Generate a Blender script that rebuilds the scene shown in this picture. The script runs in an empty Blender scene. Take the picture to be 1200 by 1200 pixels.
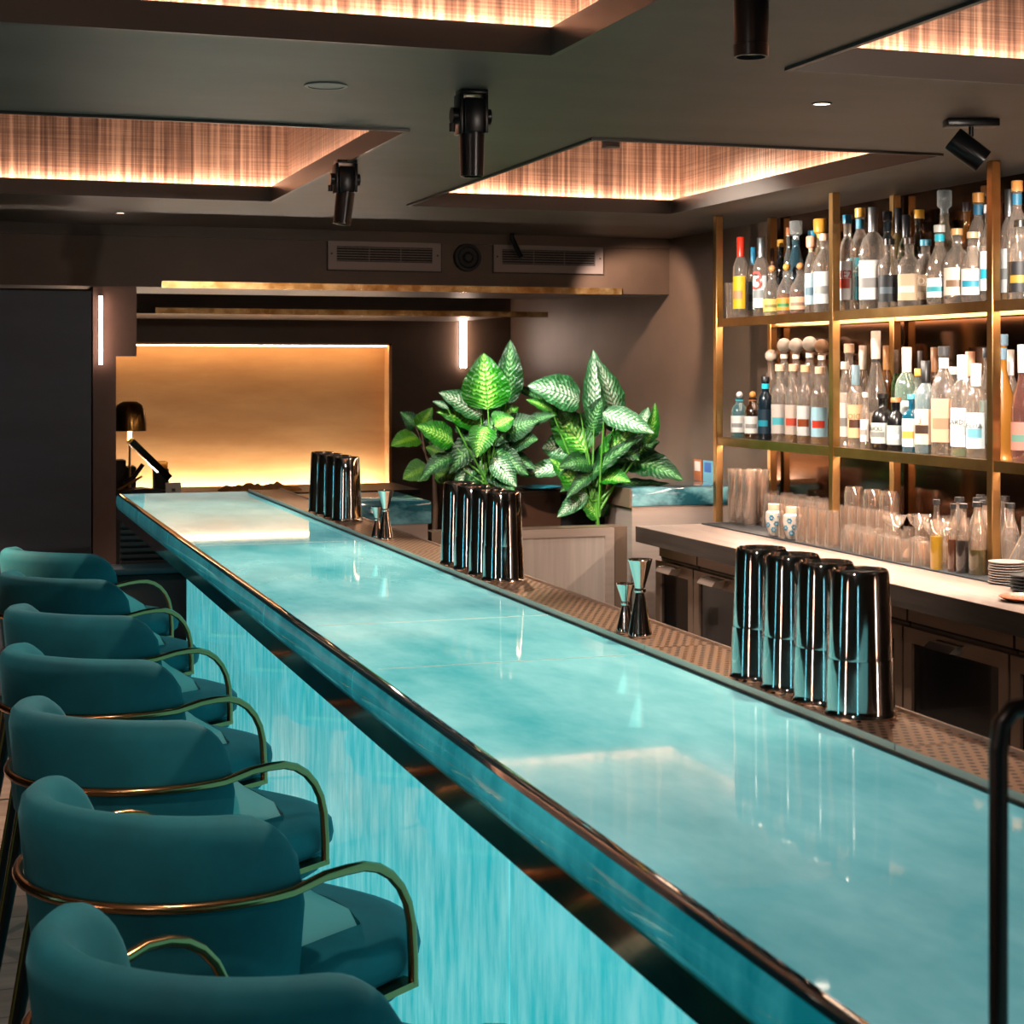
import bpy, bmesh, math, random
from mathutils import Vector, Matrix
random.seed(7)
PI = math.pi
S = bpy.context.scene
COL = S.collection
# ---------------------------------------------------------------- camera numbers (1200x1200 photo)
TH = math.radians(18.3); CT, ST = math.cos(TH), math.sin(TH)
CZ, F, HY = 1.60, 2000.0, 434.0

def on_z(px, py, z):
    d = F*(CZ-z)/(py-HY); u = (px-600)/F*d
    return Vector((u*CT+d*ST, -u*ST+d*CT, z))
def on_x(px, X):
    k = (px-600)/F
    d = X/(k*CT+ST); u = k*d
    return Vector((X, -u*ST+d*CT, 0)), d
def at_d(px, py, d):
    u = (px-600)/F*d
    return Vector((u*CT+d*ST, -u*ST+d*CT, CZ+(HY-py)*d/F))

# ---------------------------------------------------------------- materials
def srgb(h):
    h = h.lstrip('#'); c = [int(h[i:i+2], 16)/255 for i in (0, 2, 4)]
    return tuple(x/12.92 if x <= .04045 else ((x+.055)/1.055)**2.4 for x in c)+(1,)
MATS = {}
def mat(name, col='#808080', rough=.5, metal=0, trans=0, ior=1.45, emit=None, es=0, coat=0, sheen=0, noise=None, bump=0, alpha=1):
    if name in MATS: return MATS[name]
    m = bpy.data.materials.new(name); m.use_nodes = True
    nt = m.node_tree; b = nt.nodes['Principled BSDF']
    c = srgb(col) if isinstance(col, str) else col
    b.inputs['Base Color'].default_value = c
    b.inputs['Roughness'].default_value = rough
    b.inputs['Metallic'].default_value = metal
    b.inputs['Transmission Weight'].default_value = trans
    b.inputs['IOR'].default_value = ior
    b.inputs['Coat Weight'].default_value = coat
    b.inputs['Coat Roughness'].default_value = .03
    if sheen:
        b.inputs['Sheen Weight'].default_value = sheen; b.inputs['Sheen Roughness'].default_value = .35
        b.inputs['Sheen Tint'].default_value = (min(1, c[0]*3+.15), min(1, c[1]*3+.15), min(1, c[2]*3+.15), 1)
    if emit:
        b.inputs['Emission Color'].default_value = srgb(emit); b.inputs['Emission Strength'].default_value = es
    if noise:  # (scale xyz, second colour, contrast lo, hi)
        sc, c2, lo, hi = noise
        tc = nt.nodes.new('ShaderNodeTexCoord'); mp = nt.nodes.new('ShaderNodeMapping'); mp.inputs['Scale'].default_value = sc
        nz = nt.nodes.new('ShaderNodeTexNoise'); nz.inputs['Scale'].default_value = 1; nz.inputs['Detail'].default_value = 6; nz.inputs['Roughness'].default_value = .6
        rp = nt.nodes.new('ShaderNodeValToRGB'); rp.color_ramp.elements[0].position = lo; rp.color_ramp.elements[1].position = hi
        rp.color_ramp.elements[0].color = c; rp.color_ramp.elements[1].color = srgb(c2)
        nt.links.new(tc.outputs['Object'], mp.inputs[0]); nt.links.new(mp.outputs[0], nz.inputs['Vector'])
        nt.links.new(nz.outputs[0], rp.inputs[0]); nt.links.new(rp.outputs[0], b.inputs['Base Color'])
        if emit == 'base' or (emit and es and noise and len(name) > 4 and name.startswith('glow')):
            nt.links.new(rp.outputs[0], b.inputs['Emission Color'])
        if bump:
            bp = nt.nodes.new('ShaderNodeBump'); bp.inputs['Strength'].default_value = bump; bp.inputs['Distance'].default_value = .01
            nt.links.new(nz.outputs[0], bp.inputs['Height']); nt.links.new(bp.outputs[0], b.inputs['Normal'])
    MATS[name] = m
    return m
M = MATS
mat('ceiling_paint', '#57524f', .5, noise=((1.2, 2.5, 2), '#6b6661', .3, .75), bump=.05)
mat('wall_plaster', '#43342a', .45, noise=((1.4, 1.4, 2.2), '#5a4839', .3, .75), bump=.08)
mat('partition', '#2a303e', .5, noise=((1, 1, 4), '#394150', .3, .7), bump=.03)
mat('steel_brown', '#97806f', .34, .7)
mat('pier_brown', '#6a5047', .45, noise=((3, 3, 2), '#7d6155', .3, .7))
mat('trim_dark', '#3b3937', .35)
mat('black_gap', '#0a0a0a', .6)
mat('brass', '#b98d54', .28, 1, noise=((6, 6, 6), '#d3ac74', .3, .7))
mat('brass_old', '#a5773c', .25, .9, noise=((14, 3, 14), '#f0cf94', .40, .62))
mat('rail_brass', '#b08358', .22, 1)
mat('leg_brass', '#9c713c', .3, 1)
mat('chrome', '#d8d2cc', .07, 1)
mat('steel', '#bda99c', .34, .65, noise=((1, 1, 30), '#cbb9ad', .3, .7))
mat('steel_dark', '#86705f', .36, .6)
mat('copper_skirt', '#b58360', .10, 1, noise=((6, 2.2, 6), '#4a3226', .42, .60))
mat('velvet', '#00505a', .8, sheen=.28, noise=((9, 9, 9), '#00606b', .35, .7))
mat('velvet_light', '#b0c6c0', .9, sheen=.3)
mat('black_metal', '#0c0d0f', .3, .4)
mat('black_matte', '#111113', .6)
mat('black_lamp', '#15171a', .28, .5)
mat('glow_panel', '#30c3cb', .12, emit='#40c8d8', es=.88, coat=.7, noise=((24, 24, 6), '#8de6e8', .34, .76))
mat('glow_nose', '#0c7682', .06, emit='#1a8c98', es=.55, coat=1, noise=((14, 9, 5), '#3aa5ae', .35, .7))
mat('glow_top', '#3d9ea6', .035, emit='#45a5ac', es=.52, coat=0, ior=1.75, noise=((5, 2.2, 5), '#8fd0d2', .30, .70))
mat('top_edge', '#073038', .05, coat=1)
mat('worktop', '#917f74', .40, noise=((40, 2.5, 40), '#75665e', .35, .7))
mat('worktop_edge', '#3d342f', .5, noise=((40, 2.5, 40), '#2a2320', .35, .7))
mat('bar_mat', '#1c2125', .6)
mat('fridge_glass', '#0b0c0e', .15, coat=.5)
mat('mirror_dark', '#5a4030', .12, 1)
mat('gold_panel', '#ad7c4c', .5, .1, noise=((.9, .9, 4), '#c89a68', .35, .65))
mat('led_warm', '#ffffff', .5, emit='#ffcdb0', es=62)
mat('led_white', '#ffffff', .5, emit='#ffdcc0', es=17)
mat('tube_light', '#ffffff', .5, emit='#ffdcc8', es=32)
mat('bulb', '#ffffff', .5, emit='#ffc070', es=12)
mat('lens_glow', '#ffffff', .5, emit='#ffe6cc', es=6)
mat('lens', '#c9c9c9', .1, .8)
mat('grey_ring', '#6f6c69', .4)
mat('soil', '#1c130d', .9)
mat('pot_dark', '#17120f', .6, noise=((12, 12, 12), '#2c2119', .4, .7))
mat('stem_green', '#4c8a2a', .45)
mat('trunk', '#4a3423', .8)
mat('paper', '#d9d4cc', .6)
mat('towel', '#b57a3a', .9, noise=((60, 60, 60), '#9a6430', .4, .6), bump=.6)
def clear_glass(name, tint, milk=.16, gl=.2, trn=None):
    m = bpy.data.materials.new(name); m.use_nodes = True; nt = m.node_tree; nt.nodes.remove(nt.nodes['Principled BSDF'])
    N = nt.nodes.new; L = nt.links.new; out = nt.nodes['Material Output']
    tr = N('ShaderNodeBsdfTransparent'); c = srgb(tint); tr.inputs[0].default_value = tuple(.25+.75*x for x in c[:3])+(1,) if trn is None else trn
    g = N('ShaderNodeBsdfAnisotropic') if False else N('ShaderNodeBsdfGlossy'); g.inputs['Roughness'].default_value = .06
    d = N('ShaderNodeBsdfTranslucent'); d.inputs[0].default_value = c
    d2 = N('ShaderNodeBsdfDiffuse'); d2.inputs[0].default_value = c
    fr = N('ShaderNodeLayerWeight'); fr.inputs[0].default_value = .35
    a1 = N('ShaderNodeMixShader'); a1.inputs[0].default_value = .5; L(d.outputs[0], a1.inputs[1]); L(d2.outputs[0], a1.inputs[2])
    ml = N('ShaderNodeMath'); ml.operation = 'MULTIPLY_ADD'; L(fr.outputs['Facing'], ml.inputs[0]); ml.inputs[1].default_value = milk*1.6; ml.inputs[2].default_value = milk*.45
    a2 = N('ShaderNodeMixShader'); L(ml.outputs[0], a2.inputs[0]); L(tr.outputs[0], a2.inputs[1]); L(a1.outputs[0], a2.inputs[2])
    gm = N('ShaderNodeMath'); gm.operation = 'MULTIPLY_ADD'; L(fr.outputs['Facing'], gm.inputs[0]); gm.inputs[1].default_value = .75; gm.inputs[2].default_value = gl*.45
    a3 = N('ShaderNodeMixShader'); L(gm.outputs[0], a3.inputs[0]); L(a2.outputs[0], a3.inputs[1]); L(g.outputs[0], a3.inputs[2]); L(a3.outputs[0], out.inputs[0])
    MATS[name] = m
clear_glass('glass', '#fff3e8', .15, .26)
clear_glass('oil_glass', '#fff4ea', .05, .2)
clear_glass('crystal', '#fff3e8', .7, .3)
clear_glass('bottle_#ffffff', '#fff4ea', .2, .26)
mat('screen_black', '#060708', .12)
mat('amber_cube', '#d79a35', .2, trans=.5)
mat('cloth_black', '#0b0f12', .7, noise=((400, 400, 400), '#1a2126', .45, .55))

def wall_texture(name, c1, c2, c3):       # ribbed silk wallpaper in the ceiling recesses
    m = bpy.data.materials.new(name); m.use_nodes = True; nt = m.node_tree; b = nt.nodes['Principled BSDF']
    tc = nt.nodes.new('ShaderNodeTexCoord'); mp = nt.nodes.new('ShaderNodeMapping'); mp.inputs['Scale'].default_value = (75, 75, 1.6)
    nz = nt.nodes.new('ShaderNodeTexNoise'); nz.inputs['Scale'].default_value = 1; nz.inputs['Detail'].default_value = 5
    mp2 = nt.nodes.new('ShaderNodeMapping'); mp2.inputs['Scale'].default_value = (3, 3, 220)
    n2 = nt.nodes.new('ShaderNodeTexNoise'); n2.inputs['Scale'].default_value = 1; n2.inputs['Detail'].default_value = 3
    mx = nt.nodes.new('ShaderNodeMath'); mx.operation = 'MULTIPLY_ADD'; mx.inputs[1].default_value = .35; 
    rp = nt.nodes.new('ShaderNodeValToRGB'); cr = rp.color_ramp
    cr.elements[0].position = .42; cr.elements[0].color = srgb(c1); cr.elements[1].position = .86; cr.elements[1].color = srgb(c3)
    e = cr.elements.new(.64); e.color = srgb(c2)
    L = nt.links.new
    L(tc.outputs['Object'], mp.inputs[0]); L(mp.outputs[0], nz.inputs['Vector']); L(tc.outputs['Object'], mp2.inputs[0]); L(mp2.outputs[0], n2.inputs['Vector'])
    L(n2.outputs[0], mx.inputs[0]); L(nz.outputs[0], mx.inputs[2]); L(mx.outputs[0], rp.inputs[0]); L(rp.outputs[0], b.inputs['Base Color'])
    b.inputs['Roughness'].default_value = .5
    MATS[name] = m
wall_texture('silk', '#4a3830', '#856b5c', '#c4a892')

def holes_material():                     # perforated steel bar mat
    m = bpy.data.materials.new('perforated'); m.use_nodes = True; nt = m.node_tree; b = nt.nodes['Principled BSDF']
    N = nt.nodes.new; L = nt.links.new
    tc = N('ShaderNodeTexCoord'); sp = N('ShaderNodeSeparateXYZ'); L(tc.outputs['Object'], sp.inputs[0])
    def math_(op, a, v=None, b2=None):
        n = N('ShaderNodeMath'); n.operation = op
        for i, q in enumerate((a, v, b2)):
            if q is None: continue
            if isinstance(q, (int, float)): n.inputs[i].default_value = q
            else: L(q, n.inputs[i])
        return n.outputs[0]
    px, py = .0155, .0155
    gy = math_('DIVIDE', sp.outputs[1], py); row = math_('FLOOR', gy)
    off = math_('MULTIPLY', math_('PINGPONG', row, 1.0), .5)
    gx = math_('ADD', math_('DIVIDE', sp.outputs[0], px), off)
    fx = math_('SUBTRACT', math_('FRACT', gx), .5); fy = math_('SUBTRACT', math_('FRACT', gy), .5)
    r2 = math_('ADD', math_('MULTIPLY', fx, fx), math_('MULTIPLY', fy, fy))
    hole = math_('LESS_THAN', r2, .075)
    mx = N('ShaderNodeMix'); mx.data_type = 'RGBA'; L(hole, mx.inputs['Factor'])
    mx.inputs[6].default_value = srgb('#c9a68c'); mx.inputs[7].default_value = srgb('#1d1613')
    L(mx.outputs[2], b.inputs['Base Color']); b.inputs['Metallic'].default_value = .7; b.inputs['Roughness'].default_value = .32
    MATS['perforated'] = m
holes_material()

def floor_material():
    m = bpy.data.materials.new('floor_wood'); m.use_nodes = True; nt = m.node_tree; b = nt.nodes['Principled BSDF']
    N = nt.nodes.new; L = nt.links.new
    tc = N('ShaderNodeTexCoord'); br = N('ShaderNodeTexBrick'); br.inputs['Scale'].default_value = 1
    br.inputs['Brick Width'].default_value = 1.4; br.inputs['Row Height'].default_value = .2; br.inputs['Mortar Size'].default_value = .003
    br.inputs['Color1'].default_value = srgb('#6e625a'); br.inputs['Color2'].default_value = srgb('#7c7067'); br.inputs['Mortar'].default_value = srgb('#352d29')
    mp = N('ShaderNodeMapping'); mp.inputs['Scale'].default_value = (2.5, 30, 1); nz = N('ShaderNodeTexNoise'); nz.inputs['Scale'].default_value = 1; nz.inputs['Detail'].default_value = 6
    mx = N('ShaderNodeMix'); mx.data_type = 'RGBA'; mx.blend_type = 'MULTIPLY'; mx.inputs['Factor'].default_value = .6
    rp = N('ShaderNodeValToRGB'); rp.color_ramp.elements[0].position = .3; rp.color_ramp.elements[0].color = (.35, .33, .32, 1); rp.color_ramp.elements[1].position = .7
    L(tc.outputs['Object'], br.inputs[0]); L(tc.outputs['Object'], mp.inputs[0]); L(mp.outputs[0], nz.inputs['Vector']); L(nz.outputs[0], rp.inputs[0])
    L(br.outputs[0], mx.inputs[6]); L(rp.outputs[0], mx.inputs[7]); L(mx.outputs[2], b.inputs['Base Color']); b.inputs['Roughness'].default_value = .38
    MATS['floor_wood'] = m
floor_material()

def leaf_material(name, dark, light, pale, spread, gloss=.3):
    m = bpy.data.materials.new(name); m.use_nodes = True; nt = m.node_tree; b = nt.nodes['Principled BSDF']
    N = nt.nodes.new; L = nt.links.new
    def ma(op, a, v=None, c=None):
        n = N('ShaderNodeMath'); n.operation = op
        for i, q in enumerate((a, v, c)):
            if q is None: continue
            if isinstance(q, (int, float)): n.inputs[i].default_value = q
            else: L(q, n.inputs[i])
        return n.outputs[0]
    uv = N('ShaderNodeUVMap'); uv.uv_map = 'UVMap'; sp = N('ShaderNodeSeparateXYZ'); L(uv.outputs[0], sp.inputs[0])
    u, v = sp.outputs[0], sp.outputs[1]       # u 0..1 along the blade, v -1..1 across (stored +-)
    av = ma('ABSOLUTE', v)
    nz = N('ShaderNodeTexNoise'); nz.inputs['Scale'].default_value = 9; nz.inputs['Detail'].default_value = 4; L(uv.outputs[0], nz.inputs['Vector'])
    ph = ma('ADD', ma('MULTIPLY', ma('SUBTRACT', u, ma('MULTIPLY', av, .22)), 78), ma('MULTIPLY', nz.outputs[0], 9))
    st = ma('MULTIPLY_ADD', ma('SINE', ph), .5, .5)
    f = ma('MULTIPLY_ADD', av, -spread, 1.08)
    f = ma('MULTIPLY', f, ma('MULTIPLY_ADD', st, .5, .5))
    f = ma('ADD', f, ma('MULTIPLY_ADD', nz.outputs[0], 1.3, -.80))
    rp = N('ShaderNodeValToRGB'); cr = rp.color_ramp; cr.elements[0].position = .12; cr.elements[0].color = srgb(dark); cr.elements[1].position = .8; cr.elements[1].color = srgb(pale)
    e = cr.elements.new(.38); e.color = srgb(light)
    L(f, rp.inputs[0])
    rib = ma('LESS_THAN', av, .035); mx = N('ShaderNodeMix'); mx.data_type = 'RGBA'; L(rib, mx.inputs['Factor']); L(rp.outputs[0], mx.inputs[6]); mx.inputs[7].default_value = srgb(light)
    L(mx.outputs[2], b.inputs['Base Color']); b.inputs['Roughness'].default_value = gloss
    bp = N('ShaderNodeBump'); bp.inputs['Strength'].default_value = .5; bp.inputs['Distance'].default_value = .006; L(st, bp.inputs['Height']); L(bp.outputs[0], b.inputs['Normal'])
    MATS[name] = m
leaf_material('leaf_bright', '#125a0c', '#378f18', '#a8cf6c', 1.25)
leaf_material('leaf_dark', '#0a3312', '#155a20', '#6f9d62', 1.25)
leaf_material('leaf_pale', '#1b5226', '#457f50', '#d4e0c8', .85)
leaf_material('leaf_olive', '#2c5a10', '#4f7a16', '#6c8f26', 2.2)

# ---------------------------------------------------------------- mesh builder
class MB:
    def __init__(s): s.bm = bmesh.new()
    def box(s, x0, x1, y0, y1, z0, z1, bev=0, seg=2, rot=None, piv=None):
        r = bmesh.ops.create_cube(s.bm, size=1)
        vs = r['verts']
        bmesh.ops.scale(s.bm, vec=(x1-x0, y1-y0, z1-z0), verts=vs)
        bmesh.ops.translate(s.bm, vec=((x0+x1)/2, (y0+y1)/2, (z0+z1)/2), verts=vs)
        if bev:
            es = list({e for v in vs for e in v.link_edges})
            q = bmesh.ops.bevel(s.bm, geom=es, offset=bev, segments=seg, affect='EDGES', profile=.5)
            vs = list({v for f in q['faces'] for v in f.verts} | {v for v in vs if v.is_valid})
        if rot is not None:
            bmesh.ops.rotate(s.bm, cent=piv or (0, 0, 0), matrix=rot, verts=vs)
        return s
    def lathe(s, prof, seg=24, cx=0, cy=0, sx=1, sy=1, close=False, mtx=None):
        # prof: list of (r, z); r==0 makes a pole
        rings = []
        for r, z in prof:
            if r < 1e-6: rings.append([s.bm.verts.new((cx, cy, z))])
            else: rings.append([s.bm.verts.new((cx+r*sx*math.cos(2*PI*i/seg), cy+r*sy*math.sin(2*PI*i/seg), z)) for i in range(seg)])
        pairs = list(zip(rings[:-1], rings[1:]))
        if close: pairs.append((rings[-1], rings[0]))
        for a, b in pairs:
            for i in range(seg):
                j = (i+1) % seg
                if len(a) == 1 and len(b) == 1: continue
                if len(a) == 1: s.bm.faces.new((a[0], b[i], b[j])) if False else s.bm.faces.new((a[0], b[j], b[i]))
                elif len(b) == 1: s.bm.faces.new((a[i], a[j], b[0]))
                else: s.bm.faces.new((a[i], a[j], b[j], b[i]))
        if mtx is not None:
            for rg in rings:
                for v in rg: v.co = mtx @ v.co
        return s
    def tube(s, pts, r, seg=10, closed=False, caps=True, radii=None, sq=False):
        pts = [Vector(p) for p in pts]; n = len(pts)
        rings = []; up = None
        for i, p in enumerate(pts):
            if closed: t = pts[(i+1) % n]-pts[i-1]
            else: t = pts[min(i+1, n-1)]-pts[max(i-1, 0)]
            t.normalize()
            if up is None:
                up = Vector((0, 0, 1)) if abs(t.z) < .9 else Vector((1, 0, 0))
            up = (up-t*up.dot(t))
            if up.length < 1e-5: up = t.orthogonal()
            up.normalize(); sd = t.cross(up)
            rr = radii[i] if radii else r
            rings.append([s.bm.verts.new(p+(sd*math.cos(2*PI*k/seg+(PI/4 if sq else 0))+up*math.sin(2*PI*k/seg+(PI/4 if sq else 0)))*rr) for k in range(seg)])
        m = n if closed else n-1
        for i in range(m):
            a, b = rings[i], rings[(i+1) % n]
            for k in range(seg):
                l = (k+1) % seg
                s.bm.faces.new((a[k], a[l], b[l], b[k]))
        if caps and not closed:
            s.bm.faces.new(rings[0][::-1]); s.bm.faces.new(rings[-1])
        return s
    def loft(s, rings, cap0=True, cap1=True, closed=True):
        R = [[s.bm.verts.new(p) for p in rg] for rg in rings]
        n = len(R[0])
        for a, b in zip(R[:-1], R[1:]):
            for i in range(n if closed else n-1):
                j = (i+1) % n
                s.bm.faces.new((a[i], a[j], b[j], b[i]))
        if cap0: s.bm.faces.new(R[0][::-1])
        if cap1: s.bm.faces.new(R[-1])
        return s
    def poly(s, pts, dirv):           # prism: polygon extruded by dirv
        a = [s.bm.verts.new(p) for p in pts]; b = [s.bm.verts.new(Vector(p)+Vector(dirv)) for p in pts]
        n = len(a); s.bm.faces.new(a[::-1]); s.bm.faces.new(b)
        for i in range(n): s.bm.faces.new((a[i], a[(i+1) % n], b[(i+1) % n], b[i]))
        return s
    def mesh(s, name, m, angle=40):
        bmesh.ops.recalc_face_normals(s.bm, faces=s.bm.faces)
        for f in s.bm.faces: f.smooth = True
        me = bpy.data.meshes.new(name); s.bm.to_mesh(me); s.bm.free()
        me.materials.append(M[m] if isinstance(m, str) else m)
        me.set_sharp_from_angle(angle=math.radians(angle))
        return me
    def build(s, name, m, parent=None, angle=40, loc=None):
        o = bpy.data.objects.new(name, s.mesh(name, m, angle)); COL.objects.link(o)
        if parent: o.parent = parent
        if loc is not None: o.location = loc
        return o

def tag(o, label=None, cat=None, group=None, kind=None):
    if label: o['label'] = label
    if cat: o['category'] = cat
    if group: o['group'] = group
    if kind: o['kind'] = kind
    return o
def thing(name, loc, label, cat, group=None, rz=0):
    o = bpy.data.objects.new(name, None); COL.objects.link(o); o.location = loc; o.rotation_euler = (0, 0, rz)
    o.empty_display_size = .1
    return tag(o, label, cat, group)
def copy_tree(o, parent=None):
    c = o.copy(); COL.objects.link(c)
    if parent: c.parent = parent
    for ch in list(o.children): copy_tree(ch, c)
    return c
def struct(o): o['kind'] = 'structure'; return o
ORD = ['first', 'second', 'third', 'fourth', 'fifth', 'sixth', 'seventh', 'eighth', 'ninth', 'tenth', 'eleventh', 'twelfth', 'thirteenth', 'fourteenth', 'fifteenth', 'sixteenth', 'seventeenth', 'eighteenth', 'nineteenth', 'twentieth', 'twenty-first', 'twenty-second', 'twenty-third', 'twenty-fourth', 'twenty-fifth', 'twenty-sixth', 'twenty-seventh', 'twenty-eighth', 'twenty-ninth', 'thirtieth']

# ---------------------------------------------------------------- room shell
ZC = 2.32; WX = 3.76; YB = 11.4; YS = 8.62; XL = -3.2; YN = -1.6
struct(MB().box(XL, WX, YN, YB+.2, -.1, 0).build('floor', 'floor_wood'))
struct(MB().box(WX, WX+.15, YN, YB+.2, 0, 3.0).build('wall_right', 'wall_plaster'))
struct(MB().box(XL-.15, XL, YN, YB+.2, 0, 3.0).build('wall_left', 'wall_plaster'))
struct(MB().box(XL-.15, WX+.15, YN-.15, YN, 0, 3.0).build('wall_front', 'wall_plaster'))
PX1 = 2.90                                # right end of the lit recess in the back wall
mb = MB()
mb.box(XL, .7, YB, YB+.15, 0, 3.0); mb.box(PX1, WX, YB, YB+.15, 0, 3.0); mb.box(.7, PX1, YB, YB+.15, 1.785, 3.0); mb.box(.7, PX1, YB, YB+.15, 0, .75)
struct(mb.build('wall_back', 'wall_plaster'))
# ceiling with four openings
xs = [XL, -1.3, 1.31, 1.89, 3.14, WX]; ys = [YN, 1.42, 3.65, 4.93, 7.17, YS]
cut = {(1, 1), (3, 1), (1, 3), (3, 3)}
mb = MB()
for j in range(5):
    if not any((i, j) in cut for i in range(5)): mb.box(xs[0], xs[5], ys[j], ys[j+1], ZC, ZC+.05)
    else:
        for i in range(5):
            if (i, j) not in cut: mb.box(xs[i], xs[i+1], ys[j], ys[j+1], ZC, ZC+.05)
mb.box(XL, WX, YS, YB+.2, ZC+.12, ZC+.17)
struct(mb.build('ceiling', 'ceiling_paint'))
tn = 1
for (i, j) in sorted(cut):
    x0, x1, y0, y1 = xs[i], xs[i+1], ys[j], ys[j+1]; w = .014
    mb = MB()                              # lip round the opening with a fine bead
    for (a, b, c, d) in ((x0, x1, y0, y0+w), (x0, x1, y1-w, y1), (x0, x0+w, y0+w, y1-w), (x1-w, x1, y0+w, y1-w)):
        mb.box(a, b, c, d, ZC-.008, ZC+.056)
    struct(mb.build('trim_%d' % tn, 'trim_dark')); tn += 1
    o = .075; h0, h1 = ZC+.051, ZC+.62; t = .02
    mb = MB()
    mb.box(x0-o-t, x1+o+t, y0-o-t, y0-o, h0, h1); mb.box(x0-o-t, x1+o+t, y1+o, y1+o+t, h0, h1)
    mb.box(x0-o-t, x0-o, y0-o, y1+o, h0, h1); mb.box(x1+o, x1+o+t, y0-o, y1+o, h0, h1)
    struct(mb.build('trim_%d' % tn, 'silk')); tn += 1
    struct(MB().box(x0-o, x1+o, y0-o, y1+o, h1-.02, h1).build('trim_%d' % tn, 'trim_dark')); tn += 1
    mb = MB(); e = .058
    for (a, b, c, d) in ((x0-e, x1+e, y0-e, y0-e+.012), (x0-e, x1+e, y1+e-.012, y1+e), (x0-e, x0-e+.012, y0-e+.02, y1+e-.02), (x1+e-.012, x1+e, y0-e+.02, y1+e-.02)):
        mb.box(a, b, c, d, h0, h0+.01)
    nm = {(1, 1): 'nearest left', (3, 1): 'nearest right', (1, 3): 'far left', (3, 3): 'far right'}[(i, j)]
    tag(mb.build('light_strip', 'led_warm'), 'warm light strip hidden on the ledge of the %s ceiling recess' % nm, 'light strip', 'cove lights')
# soffit (lowered beam at the back), lower block, brass strips
ZS = 2.015
struct(MB().box(XL, WX, YS, YS+.35, ZS, ZC+.12).box(XL, WX, YS-.02, YS, ZC-.055, ZC).build('trim_20', 'wall_plaster'))
x0b = at_d(190, 340, 8.9).x
struct(MB().box(.9, 3.38, YS+.35, YS+.75, ZS, ZS+.05).build('trim_21', 'wall_plaster'))
struct(MB().box(.9, 3.38, 10.35, YB, 1.94, ZC+.12).build('trim_22', 'wall_plaster'))
xe = on_x(0, 1)[0]
def x_at(px, Y):                      # X on the plane Y=const seen at px
    k = (px-600)/F
    return Y*(k*CT+ST)/(CT-k*ST)
mb = MB().box(x_at(189, YS), x_at(728, YS), YS-.012, YS, ZS-.004, ZS+.030)
tag(mb.build('brass_strip', 'brass_old'), 'long mottled brass strip along the lower edge of the vent beam', 'strip')
mb = MB().box(x_at(182, 10.34), x_at(642, 10.34), 10.335, 10.35, 1.94, 1.975)
tag(mb.build('brass_strip', 'brass_old'), 'shorter mottled brass strip on the set-back beam above the golden panel', 'strip')
# golden panel in its recess
mb = MB().box(.7, PX1, YB+.13, YB+.15, .75, 1.785)
mb.box(PX1-.02, PX1, YB, YB+.14, .75, 1.785); mb.box(.7, PX1, YB, YB+.14, 1.77, 1.785)
o = mb.build('wall_panel', 'gold_panel'); tag(o, 'golden brushed metal wall panel lit from below, behind the bar end', 'panel')
tag(MB().box(.75, PX1-.03, YB+.03, YB+.06, .76, .775).build('light_strip', mat('led_gold', '#ffffff', .5, emit='#fff0de', es=95)), 'warm light strip at the foot of the golden wall panel', 'light strip')
tag(MB().box(.75, PX1-.03, YB+.02, YB+.035, 1.763, 1.769).build('light_strip', mat('led_gold2', '#ffffff', .5, emit='#ffd9a8', es=30)), 'thin light strip along the top of the golden wall panel', 'light strip')
# left partition, pier
o = MB().box(-2.4, .612, 7.87, 8.6, 0, 1.955).build('wall_partition', 'partition'); struct(o)
struct(MB().box(-2.4, .614, 7.855, 7.87, 0, .10).build('baseboard_left', 'black_matte'))
mb = MB().box(x_at(109, 8.65), x_at(136, 8.65), 8.65, 8.95, 0, 1.67); mb.box(x_at(109, 8.65), x_at(160, 8.65), 8.65, 8.95, 1.67, ZS)
struct(mb.build('wall_pier', 'pier_brown'))

# ---------------------------------------------------------------- bar counter
ZB = 1.129; BX0 = .613; TX0 = 1.108; TX1 = 1.228; BY0 = .25; BY1 = 6.64; ZG = 1.075; ZK = 1.037; PX = .872
bar = thing('bar_counter', (0, 0, 0), 'long bar counter with glossy turquoise stone top, glowing front and copper edge', 'bar counter')
MB().poly([(BX0+.0185, BY0, ZB-.0005), (TX1+.03, BY0, ZB-.0005), (TX1+.03, BY0, ZG+.012), (BX0+.051, BY0, ZG+.012), (BX0+.051, BY0, ZB-.02)], (0, BY1-.004-BY0, 0)).build('countertop', 'glow_top', bar)
# front edge: profile swept along Y (chamfered glass nose)
def prism_y(prof, y0, y1): return MB().poly([(x, y0, z) for x, z in prof], (0, y1-y0, 0))
prism_y([(BX0+.003, ZB), (BX0+.018, ZB), (BX0+.05, ZB-.02), (BX0+.05, ZG+.001), (BX0+.02, ZG+.001), (BX0, ZB-.004)], BY0, BY1).build('top_edge', 'top_edge', bar)
ny = BY0; k = 0
while ny < BY1-.05:
    y2 = min(ny+.80, BY1)
    prism_y([(BX0+.0005, ZB-.005), (BX0+.018, ZG+.004), (BX0+.018, ZG), (BX0+.003, ZG), (BX0-.002, ZG+.006), (BX0-.004, ZG+.016), (BX0-.004, ZG+.028), (BX0-.002, ZB-.010)], ny+.0015, y2-.0015).build('glass_nose', 'glow_nose', bar)
    ny = y2
prism_y([(BX0, ZG), (BX0+.03, ZG), (BX0+.03, ZK), (BX0, ZK)], BY0, BY1).build('copper_edge', 'copper_skirt', bar)
MB().box(BX0+.03, TX1+.03, BY0, BY1, ZK, ZG).build('substructure', 'black_matte', bar)
yy = BY0
while yy < 6.62:
    y2 = min(yy+1.2, 6.62)
    MB().box(PX, PX+.03, yy+.001, y2-.001, .06, ZK).build('front_panel', 'glow_panel', bar); yy = y2
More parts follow.
